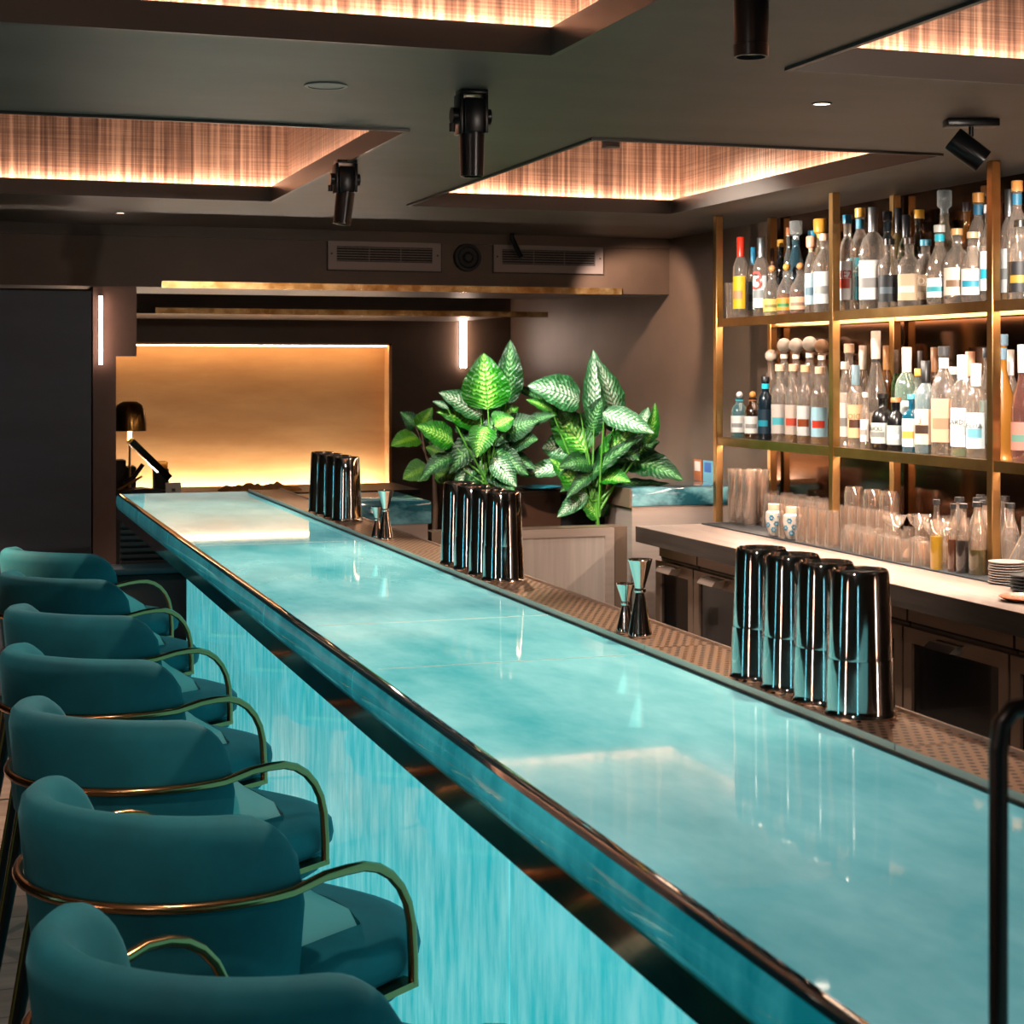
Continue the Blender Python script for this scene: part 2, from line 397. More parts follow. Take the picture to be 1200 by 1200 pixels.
MB().box(PX+.01, PX+.05, BY0, 6.62, 0, .06).build('plinth', 'black_matte', bar)
MB().box(PX+.03, TX1, BY0, 6.62, .06, ZK-.001).build('carcass', 'steel_dark', bar)
for y in (2.62, 3.1, 4.62): MB().box(BX0+.033, TX0-.001, y, y+.003, ZB-.0006, ZB+.0002).build('joint', mat('joint', '#b9c9c6', .3), bar)
MB().box(TX0-.010, TX1+.028, BY0, BY1-.03, ZB-.0004, ZB+.0008).build('mat_shadow_band', 'top_edge', bar)  # dark strip painting the thin shadow band along the mats
MB().box(TX0-.001, TX1+.028, BY0, BY1-.03, ZB+.0008, ZB+.0035).build('mat_frame', 'steel', bar)
# perforated steel bar mats lie on it
ny = BY0+.01; k = 0
names = ['nearest the camera', 'second from the camera, under the near shakers', 'third from the camera, by the near jiggers', 'fourth from the camera', 'fifth from the camera, under the middle shakers', 'sixth from the camera', 'by the far jiggers', 'at the far end, under the far shakers']
L = (BY1-.05-ny)/8
for k in range(8):
    o = thing('bar_mat', (TX0, ny, ZB+.0036), 'perforated steel bar mat, '+names[k], 'bar mat', 'perforated bar mats')
    MB().box(0, TX1-TX0, .001, L-.001, 0, .004).build('plate', 'perforated', o)
    MB().box(-.0035, 0, .001, L-.001, 0, .009).box(TX1-TX0, TX1-TX0+.0035, .001, L-.001, 0, .009).build('rim', 'steel', o)
    ny += L
ZT = ZB+.0077
# return counter at the far end
rt = thing('return_counter', (0, 0, 0), 'short raised return counter with backlit turquoise edge at the far end of the bar', 'counter')
rx = x_at(506, 6.12)
MB().box(TX1+.035, rx, 6.12, 6.64, ZB-.1, ZB-.015, bev=.006).build('glass_top', mat('glow_return', '#123f48', .08, emit='#3a8792', es=.2, coat=.6, noise=((5, 5, 9), '#7fb0b2', .42, .75)), rt)
MB().box(TX1+.035, rx-.01, 6.14, 6.62, 0, ZB-.101).build('steel_body', 'steel', rt)
MB().box(x_at(455, 6.14), rx-.06, 6.13, 6.139, .6, .93).build('recess_panel', 'black_metal', rt)

# ---------------------------------------------------------------- stools
def make_stool(label):
    t = thing('bar_stool', (0, 0, 0), label, 'bar stool', 'turquoise velvet bar stools along the bar')
    # seat: outline in local (x forward, y left)
    def outline(s, grow, n=48):
        pts = []
        for i in range(n):
            a = 2*PI*i/n; c, q = math.cos(a), math.sin(a)
            e = 2.6
            r = (abs(c)**e+abs(q)**e)**(-1/e)
            x = r*c; y = r*q
            fx = (.345+grow) if x > 0 else (.235+grow)
            w = .252+grow+.05*x
            pts.append((.055+x*fx*s, y*w*s))
        return pts
    def stack(levels):
        return [[(x, y, z) for x, y in outline(s, g)] for s, g, z in levels]
    b = MB().loft(stack([(.90, 0, .604), (.96, 0, .607), (1.0, 0, .618), (1.01, 0, .636), (1.0, 0, .655), (.955, 0, .672), (.85, 0, .684), (.6, 0, .692), (.3, 0, .695), (.05, 0, .696)]))
    b.build('seat_cushion', 'velvet', t, 60)
    b = MB().loft(stack([(.80, 0, .556), (.88, 0, .558), (.935, 0, .568), (.955, 0, .585), (.955, 0, .6), (.93, 0, .606)]))
    b.build('seat_base', 'velvet', t, 60)
    # barrel back
    def back(R0, th, z0, ztop, amax, n, flare, name, m, crn=.075, slope=0, fwd=0):
        rings = []
        for i in range(n+1):
            f = -1+2*i/n; a = f*amax
            arc = (1-abs(f))*amax*R0
            drop = crn-math.sqrt(max(0, crn*crn-(crn-min(arc, crn))**2)) if arc < crn else 0
            zt = ztop(a)-drop
            sec = []
            pr = [(0, 0), (0, .25), (0, .5), (0, .75), (0, .90), (.12, .965), (.35, .995), (.6, 1.0), (.85, .975), (1, .92), (1.02, .75), (1, .5), (1, .25), (1, 0)]
            for q, zz in pr:
                z = z0+(zt-z0)*zz
                hh = (z-z0)/(.92-z0)
                r = R0+flare*(hh-.5)-th*q*(1-.25*(1-min(1, arc/.05)))
                # end lengthening with slope: lower part reaches further forward
                aa = a
                x = -r*math.cos(aa)*1.0+fwd+(slope*(1-min(1, zz)**2)+.07)*abs(f)**7*(1 if slope else 0); y = r*math.sin(aa)*1.0
                sec.append((x, y, z))
            rings.append(sec)
        MB().loft(rings).build(name, m, t, 60)
    back(.245, .058, .565, lambda a: .930+.016*math.cos(a), math.radians(92), 44, .035, 'backrest', 'velvet', crn=.12)
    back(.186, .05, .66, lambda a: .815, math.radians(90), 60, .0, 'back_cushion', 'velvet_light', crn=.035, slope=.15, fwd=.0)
    # arm rail
    pts = []; R = .262
    def arm(sgn):
        p = [(.243, .6), (.243, .64), (.238, .70), (.228, .735), (.21, .765), (.185, .79), (.155, .808), (.12, .819), (.08, .823), (.04, .821), (.0, .817)]
        return [(x, sgn*(.272-.01*(x < .05)), z) for x, z in p]
    l = arm(1); r = arm(-1)[::-1]
    arc = [(-R*math.sin(a), R*math.cos(a), .814) for a in [PI*i/26 for i in range(1, 26)]]
    pts = l+arc+r
    MB().tube(pts, .0085, 10).build('arm_rail', 'rail_brass', t)
    for sg in (1, -1):
        MB().box(.08, .25, sg*.272-.006-.02*(sg > 0), sg*.272+.006+.02*(sg < 0), .593, .604).build('arm_bracket', 'rail_brass', t)
    # legs
    for sx, sy in ((1, 1), (1, -1), (-1, 1), (-1, -1)):
        top = Vector((.05+sx*.17, sy*.17, .558)); foot = Vector((.03+sx*.235, sy*.222, 0))
        lg = MB().tube([top, foot.lerp(top, .5), foot], .02, 10, radii=[.019, .015, .011]).build('leg', 'black_metal', t)
        dn = (foot-top)
        off = Vector((0, -.0165, 0)) if sy < 0 else Vector((-.0165, 0, 0))
        MB().tube([top+off, foot+off*.68], .0045, 6).build('leg_trim', 'leg_brass', lg)
    return t
DL = [6.38, 5.62, 4.82, 4.12, 3.44, 2.75, 2.08]; PL = [12, 10, 20, 18, 33, 50, 68]
desc = ['turquoise velvet bar stool at the far end of the row, topmost in the photo',
        'turquoise velvet bar stool, second from the far end of the row', 'turquoise velvet bar stool, third from the far end of the row',
        'turquoise velvet bar stool in the middle of the row of seven', 'turquoise velvet bar stool, third from the camera',
        'turquoise velvet bar stool, second from the camera, brass arm fully visible', 'turquoise velvet bar stool nearest the camera, cut off by the bottom of the frame']
proto = make_stool(desc[0])
for i, (D, pl) in enumerate(zip(DL, PL)):
    o = proto if i == 0 else copy_tree(proto)
    u = (pl-600)/F*D+.232
    o.location = (u*CT+D*ST, -u*ST+D*CT, 0); o.rotation_euler = (0, 0, math.radians(36)); o['label'] = desc[i]

# ---------------------------------------------------------------- bar tools
def shaker(label):
    t = thing('cocktail_shaker', (0, 0, 0), label, 'shaker', 'upturned cocktail shaker tins')
    H = .197
    prof = [(0, .001), (.0445, .001), (.0475, .0), (.0485, .003), (.047, .006), (.0462, .012), (.0445, .06), (.0437, .078)]
    MB().lathe(prof+[(.0430, .078), (.0, .078)], 40).build('outer_tin', 'chrome', t, 30)
    MB().lathe([(0, .0781), (.0428, .0781), (.0428, .082), (.0405, .14), (.0383, H-.006), (.037, H-.0015), (.035, H), (.033, H-.003), (0, H-.004)], 40).build('inner_tin', 'chrome', t, 30)
    return t
sp = shaker('x'); first = True
grp = [('near', (870, 808), (1013, 862)), ('middle', (0, 0), (0, 0)), ('far', (0, 0), (0, 0))]
posn = {'near': (893, 1010), 'middle': (540, 591), 'far': (378, 406)}
pos4 = ['first from the left', 'second from the left', 'third from the left', 'rightmost and closest to the camera']
for g, (pa, pb) in posn.items():
    Ya = on_x(pa, 1.166)[0].y; Yb = on_x(pb, 1.166)[0].y
    for k in range(4):
        o = sp if first else copy_tree(sp); first = False
        o.location = (1.166+random.uniform(-.003, .003), Ya+(Yb-Ya)*k/3, ZT); o.rotation_euler = (0, 0, random.uniform(0, 6))
        o['label'] = 'upturned steel cocktail shaker in the %s group of four, %s' % (g, pos4[k])
def jigger(label, H, r):
    t = thing('jigger', (0, 0, 0), label, 'jigger', 'steel jiggers on the bar mat')
    hn = H*.60
    MB().lathe([(r*.9, .004), (r, 0), (r*1.03, .003), (r*.95, .01), (r*.36, hn-.004), (0, hn-.003)], 32).build('large_cup', 'chrome', t, 30)
    MB().lathe([(0, hn+.002), (r*.34, hn+.001), (r*.96, H-.004), (r*1.05, H-.001), (r*1.0, H), (r*.9, H-.003), (r*.3, hn+.012), (0, hn+.01)], 32).build('small_cup', 'chrome', t, 30)
    MB().lathe([(0, hn-.004), (r*.45, hn-.003), (r*.5, hn), (r*.45, hn+.003), (0, hn+.004)], 24).build('collar', 'chrome', t, 50)
    return t
for px, y, H, r, lab in ((750, 747, .136, .0215, 'tall steel jigger standing between the near and middle shakers'), (733, 742, .088, .0165, 'small steel jigger just left of the tall near jigger'),
                         (452, 633, .136, .0215, 'tall steel jigger standing between the middle and far shakers'), (442, 631, .088, .0165, 'small steel jigger tucked left of the tall far jigger')):
    o = jigger(lab, H, r); o.location = on_z(px, y, ZT)
for px, y, lab in ((727, 743, 'thin steel tray leaf under the near pair of jiggers'), (450, 634, 'thin steel tray leaf under the far pair of jiggers'), (602, 690, 'thin steel leaf under the middle shakers')):
    p = on_z(px, y, ZB+.006); 
# service rail in the near right corner
t = thing('counter_rail', on_z(1170, 1290, ZB), 'dark metal tube rail standing on the counter in the lower right corner', 'rail')
b = at_d(1170, 1200, 1.15); t.location = (b.x, b.y, ZB)
H = .245
dv = Vector((.16, -.055, 0))
pts = [(0, 0, 0), (0, 0, H-.03), (.002, -.001, H-.012), (.009, -.003, H-.002), (.02, -.007, H)]+[(dv.x*q, dv.y*q, H) for q in (.3, .6, 1)]
MB().tube(pts, .0065, 12).build('tube', mat('rail_dark', '#3a3230', .3, .8), t)
MB().tube([(dv.x, dv.y, H), (dv.x, dv.y, 0)], .0065, 12).build('tube_post', 'rail_dark', t)
MB().lathe([(0, 0), (.014, 0), (.014, .004), (.007, .006), (0, .006)], 20).build('foot_plate', 'rail_dark', t)

# ---------------------------------------------------------------- back bar
ZW = .888; WXF = 2.99; WY1 = 7.24; WY0 = 1.8
bb = thing('back_bar_worktop', (0, 0, 0), 'long dark wood worktop of the back bar running under the bottle shelves', 'worktop')
MB().box(WXF, WX-.005, WY0, WY1, ZW-.002, ZW).build('top_surface', 'worktop', bb)
MB().box(WXF, WX-.005, WY0, WY1, ZW-.072, ZW-.002).build('edge_slab', 'worktop_edge', bb)
# fridges
bounds = [7.20, 6.78, 6.30, 5.68, 5.07, 4.46, 3.85, 3.2]
FX = 3.10
fl = ['at the far end of the back bar', 'second from the far end of the back bar', 'third from the far end, mostly behind the near shakers', 'fourth from the far end, just right of the near shakers', 'with the chrome handle, lower right corner of the picture', 'at the right edge of the frame', 'nearest the camera']
for k in range(6):
    y1, y0 = bounds[k]-.006, bounds[k+1]+.006
    t = thing('under_counter_fridge', (FX, y0, 0), 'steel framed dark glass fridge '+fl[k], 'fridge', 'fridges under the back bar')
    w = y1-y0
    MB().box(.0, .6, 0, w, .08, .742).build('cabinet', 'steel_dark', t)
    MB().box(-.012, .0, 0, w, .752, .80).build('top_rail', 'steel_brown', t)
    MB().box(-.002, .6, 0, w, .742, .752).build('gap', 'black_gap', t)
    d = MB(); fw = .05
    d.box(-.03, -.001, 0, w, .12, .12+fw).box(-.03, -.001, 0, w, .735-fw, .735).box(-.03, -.001, 0, fw, .12+fw, .735-fw).box(-.03, -.001, w-fw, w, .12+fw, .735-fw)
    dd = d.build('door', 'steel_brown', t)
    MB().box(-.02, -.006, fw-.001, w-fw+.001, .12+fw, .735-fw).build('door_glass', 'fridge_glass', dd)
    h = MB().poly([(-.03, w/2-.09, .728), (-.075, w/2-.08, .722), (-.078, w/2-.05, .697), (-.03, w/2-.05, .69)], (0, .15, 0))
    h.build('handle', 'chrome' if k == 4 else 'steel', dd)
    MB().box(-.01, .6, 0, w, 0, .08).build('kick_plate', 'black_matte', t)
# black bar mat under the glasses
tag(MB().box(3.31, WX-.02, 4.75, 7.28-.06, ZW+.0005, ZW+.006, bev=.002).build('bar_mat', 'bar_mat'), 'long black rubber mat under the glasses on the back bar', 'bar mat')
# shelving
SX0, SX1 = 3.414, 3.694; YP = [7.26, 6.16, 5.05, 3.95, 2.85]
Z1, Z2 = 1.288, 1.838; w = .034
sh = thing('bottle_shelving', (0, 0, 0), 'brass framed bottle shelving standing on the back bar against a dark mirror', 'shelving')
for y in YP:
    for x in (SX0, SX1):
        MB().box(x-w/2, x+w/2, y-w/2, y+w/2, ZW+.006, ZC-.001, bev=.002, seg=1).build('post', 'brass', sh)
for z, nm in ((Z1, 'shelf'), (Z2, 'shelf')):
    for ya, yb in zip(YP[1:], YP[:-1]):
        s_ = MB().box(SX0+w/2, SX1+.02, ya+w/2, yb-w/2, z-.008, z).build('shelf', mat('shelf_glass', '#7b6a58', .15, .3), sh)
        MB().box(SX0-w/2+.004, SX0+w/2-.004, ya+w/2, yb-w/2, z-.036, z+.002).build('shelf_rail', 'brass', s_)
        MB().box(SX1-w/2+.004, SX1+w/2-.004, ya+w/2, yb-w/2, z-.036, z-.009).build('back_rail', 'brass', s_)
        if z == Z2:
            MB().box(SX0+.035, SX0+.055, ya+w/2, yb-w/2, z-.022, z-.0085).build('light_strip', 'led_white', s_)
            MB().box(SX1-.06, SX1-.04, ya+w/2, yb-w/2, z-.022, z-.0085).build('light_strip', 'led_white', s_)
        else:
            MB().box(SX0+.035, SX0+.05, ya+w/2, yb-w/2, z-.018, z-.0085).build('light_strip', mat('led_low', '#ffffff', .5, emit='#ffe2cc', es=150), s_)
MB().box(3.728, 3.745, 2.85, 7.26+.017, ZW+.006, ZC-.001).build('mirror_back', 'mirror_dark', sh)

# ---------------------------------------------------------------- bottles
def sup(a, e):
    c, q = abs(math.cos(a)), abs(math.sin(a))
    return (c**e+q**e)**(-1/e)
def ring(r, z, e, n=28, sx=1, sy=1, a0=0, a1=2*PI):
    full = abs(a1-a0-2*PI) < 1e-6
    out = []
    for i in range(n):
        a = a0+(a1-a0)*i/(n if full else n-1)
        k = r*sup(a, e)
        out.append((k*math.cos(a)*sx, k*math.sin(a)*sy, z))
    return out
RB = []; RG = []
def glass(col, rough=.03):
    k = 'bottle_'+col
    if k not in MATS: c = srgb(col); clear_glass(k, col, .4, .26, trn=(c[0]*.9+.02, c[1]*.9+.02, c[2]*.9+.02, 1))
    return k
def dim(c, f=.74):
    return '#%02x%02x%02x' % tuple(int(int(c.lstrip('#')[i:i+2], 16)*(f if i >= 0 else 1)**.55) for i in (0, 2, 4))
def flat(col, rough=.5, metal=0):
    k = 'flat_'+col+('m' if metal else '')
    if k not in MATS: mat(k, col, rough, metal)
    return k
def text_on(parent, s, size, colr, loc, ang):
    cu = bpy.data.curves.new('lettering', 'FONT'); cu.body = s; cu.size = size; cu.extrude = .0003; cu.align_x = 'CENTER'; cu.resolution_u = 2
    tmp = bpy.data.objects.new('tmp', cu); COL.objects.link(tmp)
    dg = bpy.context.evaluated_depsgraph_get(); me = bpy.data.meshes.new_from_object(tmp.evaluated_get(dg))
    bpy.data.objects.remove(tmp); me.name = 'lettering'; me.materials.clear(); me.materials.append(M[flat(colr)])
    o = bpy.data.objects.new('lettering', me); COL.objects.link(o); o.parent = parent
    o.location = loc; o.rotation_euler = (PI/2, 0, ang)
    return o
def bottle(H, R, label, cat='bottle', group=None, body='#ffffff', cap='#222222', capm=0, lab=None, style='round', e=2, cst='cyl', lab2=None, necklab=None, txt=None, liquid=None, flatk=1, opaque=False):
    t = thing('bottle', (0, 0, 0), label, cat, group)
    nr = min(.0165, R*.45)
    P = {'round': [(.9, 0), (1, .012), (1, .58), (.97, .63), (.8, .69), (.48, .74)],
         'tall': [(.9, 0), (1, .01), (1, .60), (.95, .65), (.7, .72), (.45, .77)],
         'squat': [(.9, 0), (1, .02), (1, .50), (.96, .58), (.75, .68), (.45, .74)],
         'cone': [(.92, 0), (1, .015), (1, .34), (.86, .50), (.55, .62), (.40, .70)],
         'bell': [(.85, 0), (1, .06), (1, .44), (.85, .56), (.55, .66), (.42, .72)],
         'block': [(.92, 0), (1, .01), (1, .62), (.98, .66), (.7, .70), (.45, .73)]}[style]
    H0 = H*{'ball': .86, 'stopper': .80, 'cyl': .91, 'long': .84}[cst]
    rings = [ring(R*P[0][0]*.5, .002, e)]
    for r, zf in P:
        ee = e if zf < .63 else 2+(e-2)*.3
        rings.append(ring(max(R*r, nr), zf*H, ee, sx=1, sy=flatk if zf < .6 else (1+flatk)/2))
    rings.append(ring(nr*1.02, P[-1][1]*H+.02*H, 2)); rings.append(ring(nr, H0-.006, 2)); rings.append(ring(nr*1.12, H0-.004, 2)); rings.append(ring(nr*1.12, H0, 2))
    MB().loft(rings).build('body', flat(body, .25) if opaque else glass(body), t, 50)
    if liquid:   # tinted lower part
        col, lv = liquid
        rr = [ring(R*.93, .004, e, sy=flatk)]+[ring(R*.93, lv*H, e, sy=flatk)]
        MB().loft(rr).build('liquid', mat('liquid_'+col, col, .05, trans=.75, ior=1.36), t, 50)
    cm = flat(dim(cap, .8), .35, capm)
    b = MB()
    if cst == 'cyl': b.lathe([(0, H0+.0005), (nr*1.3, H0+.0005), (nr*1.3, H-.002), (nr*1.15, H), (0, H)], 20)
    elif cst == 'long': b.lathe([(nr*1.02, H*.76), (nr*1.12, H*.76), (nr*1.18, H-.002), (nr*1.05, H), (0, H)], 20)
    elif cst == 'ball':
        rb = (H-H0)*.52; b.lathe([(0, H0)]+[(rb*math.sin(q), H0+rb-rb*math.cos(q)*1.0) for q in [PI*k/10 for k in range(1, 10)]]+[(0, H0+2*rb)], 20)
    else:
        hh = H-H0; b.lathe([(0, H0), (nr*.9, H0), (nr*.9, H0+hh*.2), (nr*1.7, H0+hh*.32), (nr*1.75, H-.004), (nr*1.5, H), (0, H)], 20)
    if cst == 'stopper' and cap == '#ffffff': b.build('stopper', glass('#e8eef0'), t, 50)
    else: b.build('cap', cm, t, 50)
    if necklab: MB().loft([ring(nr*1.10, H*(.80 if cst != 'long' else .74), 2), ring(nr*1.10, H0-.008, 2)]).build('neck_band', flat(necklab), t, 50)
    if lab:
        z0, z1 = {'round': (.10, .48), 'tall': (.12, .52), 'squat': (.12, .48), 'cone': (.08, .30), 'bell': (.1, .34), 'block': (.10, .58)}[style]
        n = 22
        a0, a1 = -1.15, 1.15
        o = ring(R*1.012, z0*H, e, n, 1, flatk, a0, a1); p = ring(R*1.012, z1*H, e, n, 1, flatk, a0, a1)
        if style == 'cone': p = ring(R*.93, z1*H, e, n, 1, flatk, a0, a1)
        lb = MB().loft([o, p], False, False, closed=False).build('label', flat(dim(lab), .55), t)
        lab2 = lab2 or dim(lab, .45)
        if lab2:
            zm = z0+(z1-z0)*.30; zn = z0+(z1-z0)*.55
            MB().loft([ring(R*1.02, zm*H, e, 14, 1, flatk, -.75, .75), ring(R*1.02, zn*H, e, 14, 1, flatk, -.75, .75)], False, False, closed=False).build('label_mark', flat(dim(lab2), .5), t)
        if txt:
            s, c, sz = txt
            text_on(t, s, sz, c, (R*1.05, 0, (z0+z1)/2*H+.01), PI/2)
    return t
def place_bottle(px, top, w, X, zs, **k):
    p, d = on_x(px, X)
    H = CZ+(HY-top)*d/F-zs; R = min(w*d/F/2*1.06, .047)
    fl = k.get('flatk', 1)
    t = bottle(H, R, **k)
    X = min(max(X, SX0+.02+R), 3.722-R); p = on_x(px, X)[0]
    t.location = (X, p.y, zs+.0005); RB.append((t, R))
    t.rotation_euler = (0, 0, math.atan2(-p.y, -X)+random.uniform(-.35, .1)-.25)
    return t
A, B_, C_ = 3.484, 3.56, 3.642
G1 = 'bottles on the upper shelf'; G2 = 'bottles on the middle shelf'
CL = '#ffffff'; AM = '#c97a1c'; DK = '#2a1408'
up = [ # px, top, w, X, words, kwargs
 (868, 278, 17, A, 'clear bottle with red foil cap and yellow label', dict(cap='#c4301c', cst='long', lab='#e0b41c', lab2='#b98a60', style='tall')),
 (882, 290, 13, B_, 'slim clear bottle with blue cap and pale label', dict(cap='#2a7fa8', cst='long', lab='#9fb6c0', style='tall')),
 (892, 279, 18, A, 'clear bottle with silver cap and a red number on it', dict(cap='#b9c4ca', capm=1, cst='long', style='tall', lab='#d8e0e2', txt=('3', '#c22a18', .12))),
 (905, 311, 20, A, 'squat clear bottle with round cork and pale yellow label', dict(cap='#c58a55', cst='ball', style='bell', lab='#d9c06a', liquid=('#e8d79a', .3))),
 (922, 309, 22, A, 'squat amber bottle with round cork and green mark', dict(cap='#d09040', cst='ball', style='bell', liquid=('#b8690c', .42), lab='#c78a2a', lab2='#2e7a3a')),
 (938, 308, 24, A, 'squat dark amber bottle with round cork and peach label', dict(cap='#bd8050', cst='ball', style='bell', liquid=('#8a3c06', .44), lab='#dfae8c')),
 (951, 277, 15, A, 'clear bottle with peach stopper and blue edged label', dict(cap='#d9a080', cst='stopper', style='tall', lab='#a9c4d2', lab2='#5d7c8c')),
 (966, 274, 23, A, 'clear bottle with pale cork and large white label', dict(cap='#e2b79a', style='tall', lab='#f2efec')),
 (905, 291, 9, B_, 'thin brown capped bottle behind the round cork bottles', dict(cap='#6a3c28', cst='long', style='tall', body='#c9d2d2')),
 (915, 281, 14, C_, 'dark blue bottle with gold cap standing at the back', dict(cap='#c9953c', style='tall', body='#26343c', lab='#1c2c38')),
 (924, 267, 10, C_, 'tall bottle with brown cork at the back', dict(cap='#a8653a', style='tall', body='#b8c0c0')),
 (933, 259, 27, B_, 'blue tinted decanter with clear glass stopper', dict(cap='#ffffff', cst='stopper', style='cone', body='#5f9ab0', lab='#c9d3d6')),
 (953, 270, 18, C_, 'bottle with bright blue cap in the back row', dict(cap='#1f8fb5', style='round', lab='#e6e6e2')),
 (960, 257, 22, C_, 'decanter with amber stopper in the back row', dict(cap='#d89a38', cst='stopper', style='cone', body='#d9c2a0')),
 (993, 252, 18, A, 'clear bottle with blue cap and red lettering', dict(cap='#2d6f8c', cst='cyl', style='tall', lab='#f0ecea', lab2='#c23a24', txt=('HE2', '#b82f1c', .045))),
 (1008, 244, 22, B_, 'clear bottle with gold cap and tall turquoise label', dict(cap='#d49a3c', style='tall', necklab='#2c6f86', lab='#2aa5c0', txt=('4', '#e8f4f6', .07))),
 (1023, 243, 30, A, 'broad clear bottle with silver cap and white label panels', dict(cap='#c4c8cb', capm=1, cst='long', style='round', e=4, lab='#f4f1ee')),
 (1040, 248, 18, C_, 'dark navy necked bottle behind the silver capped one', dict(cap='#2a2c30', style='tall', necklab='#16303f', body='#9fb0b4')),
 (1042, 280, 24, A, 'short bottle with black cap and large black label', dict(cap='#1a1714', style='round', lab='#14171c', lab2='#5a6a74')),
 (1053, 244, 18, C_, 'bottle with long black foil neck at the back', dict(cap='#15161a', cst='long', style='tall', body='#b8a070')),
 (1062, 252, 18, B_, 'bottle with black neck and grey emblem band', dict(cap='#1c1e22', cst='long', style='tall', body='#8a8f70', lab='#3a3c40')),
 (1067, 279, 22, A, 'short necked bottle with dark cap and peach label', dict(cap='#4a3426', style='round', e=4, lab='#e9c9a6', lab2='#f6f0e8')),
 (1077, 246, 20, C_, 'dark bottle with gold trimmed black cap', dict(cap='#b8862c', style='tall', body='#3a2a14')),
 (1085, 281, 24, B_, 'bottle with light blue cap and peach label reading O', dict(cap='#3f9ec0', style='squat', lab='#efd6b8', txt=('Oc', '#f8f0e6', .04))),
 (1105, 223, 36, C_, 'big decanter with tall square glass stopper', dict(cap='#ffffff', cst='stopper', style='cone', body='#cfc4b0')),
 (1101, 264, 36, A, 'large round clear bottle with turquoise neck label', dict(cap='#e6e2dc', style='bell', necklab='#1fb0c8', lab='#eef4f4', lab2='#39a9b6')),
 (1122, 268, 30, A, 'wide short clear bottle with cork and amber label', dict(cap='#dba770', style='squat', lab='#f0e0cc', lab2='#8a6a50')),
 (1133, 237, 16, C_, 'thin dark capped bottle with orange spirit', dict(cap='#2a2020', style='tall', body='#c8842c')),
 (1144, 226, 24, B_, 'tall bottle with blue foil neck and gold cap', dict(cap='#d09048', style='tall', necklab='#1b5878', lab='#f0eeea')),
 (1140, 272, 26, A, 'clear bottle with white and blue square label', dict(cap='#d8b08c', style='squat', lab='#f2f0ee', lab2='#2f94b0')),
 (1155, 218, 18, C_, 'brown capped bottle at the back beside the post', dict(cap='#7a4e28', style='tall', body='#b88a50')),
 (1159, 240, 20, A, 'blue and white printed bottle beside the post', dict(cap='#e8e8e8', style='tall', lab='#e8f2f4', lab2='#2fb2cc')),
 (1183, 222, 20, C_, 'bottle with long silver foil neck right of the post', dict(cap='#aab0b4', capm=1, cst='long', style='round', lab='#cfd3d6', liquid=('#d8a01c', .25))),
 (1192, 212, 22, B_, 'bottle with blue neck and orange cap at the frame edge', dict(cap='#c9884a', style='tall', necklab='#24617e')),
 (1196, 258, 26, A, 'bottle with large black and gold label at the frame edge', dict(cap='#24201c', style='round', lab='#12141a', lab2='#a8842c')),
]
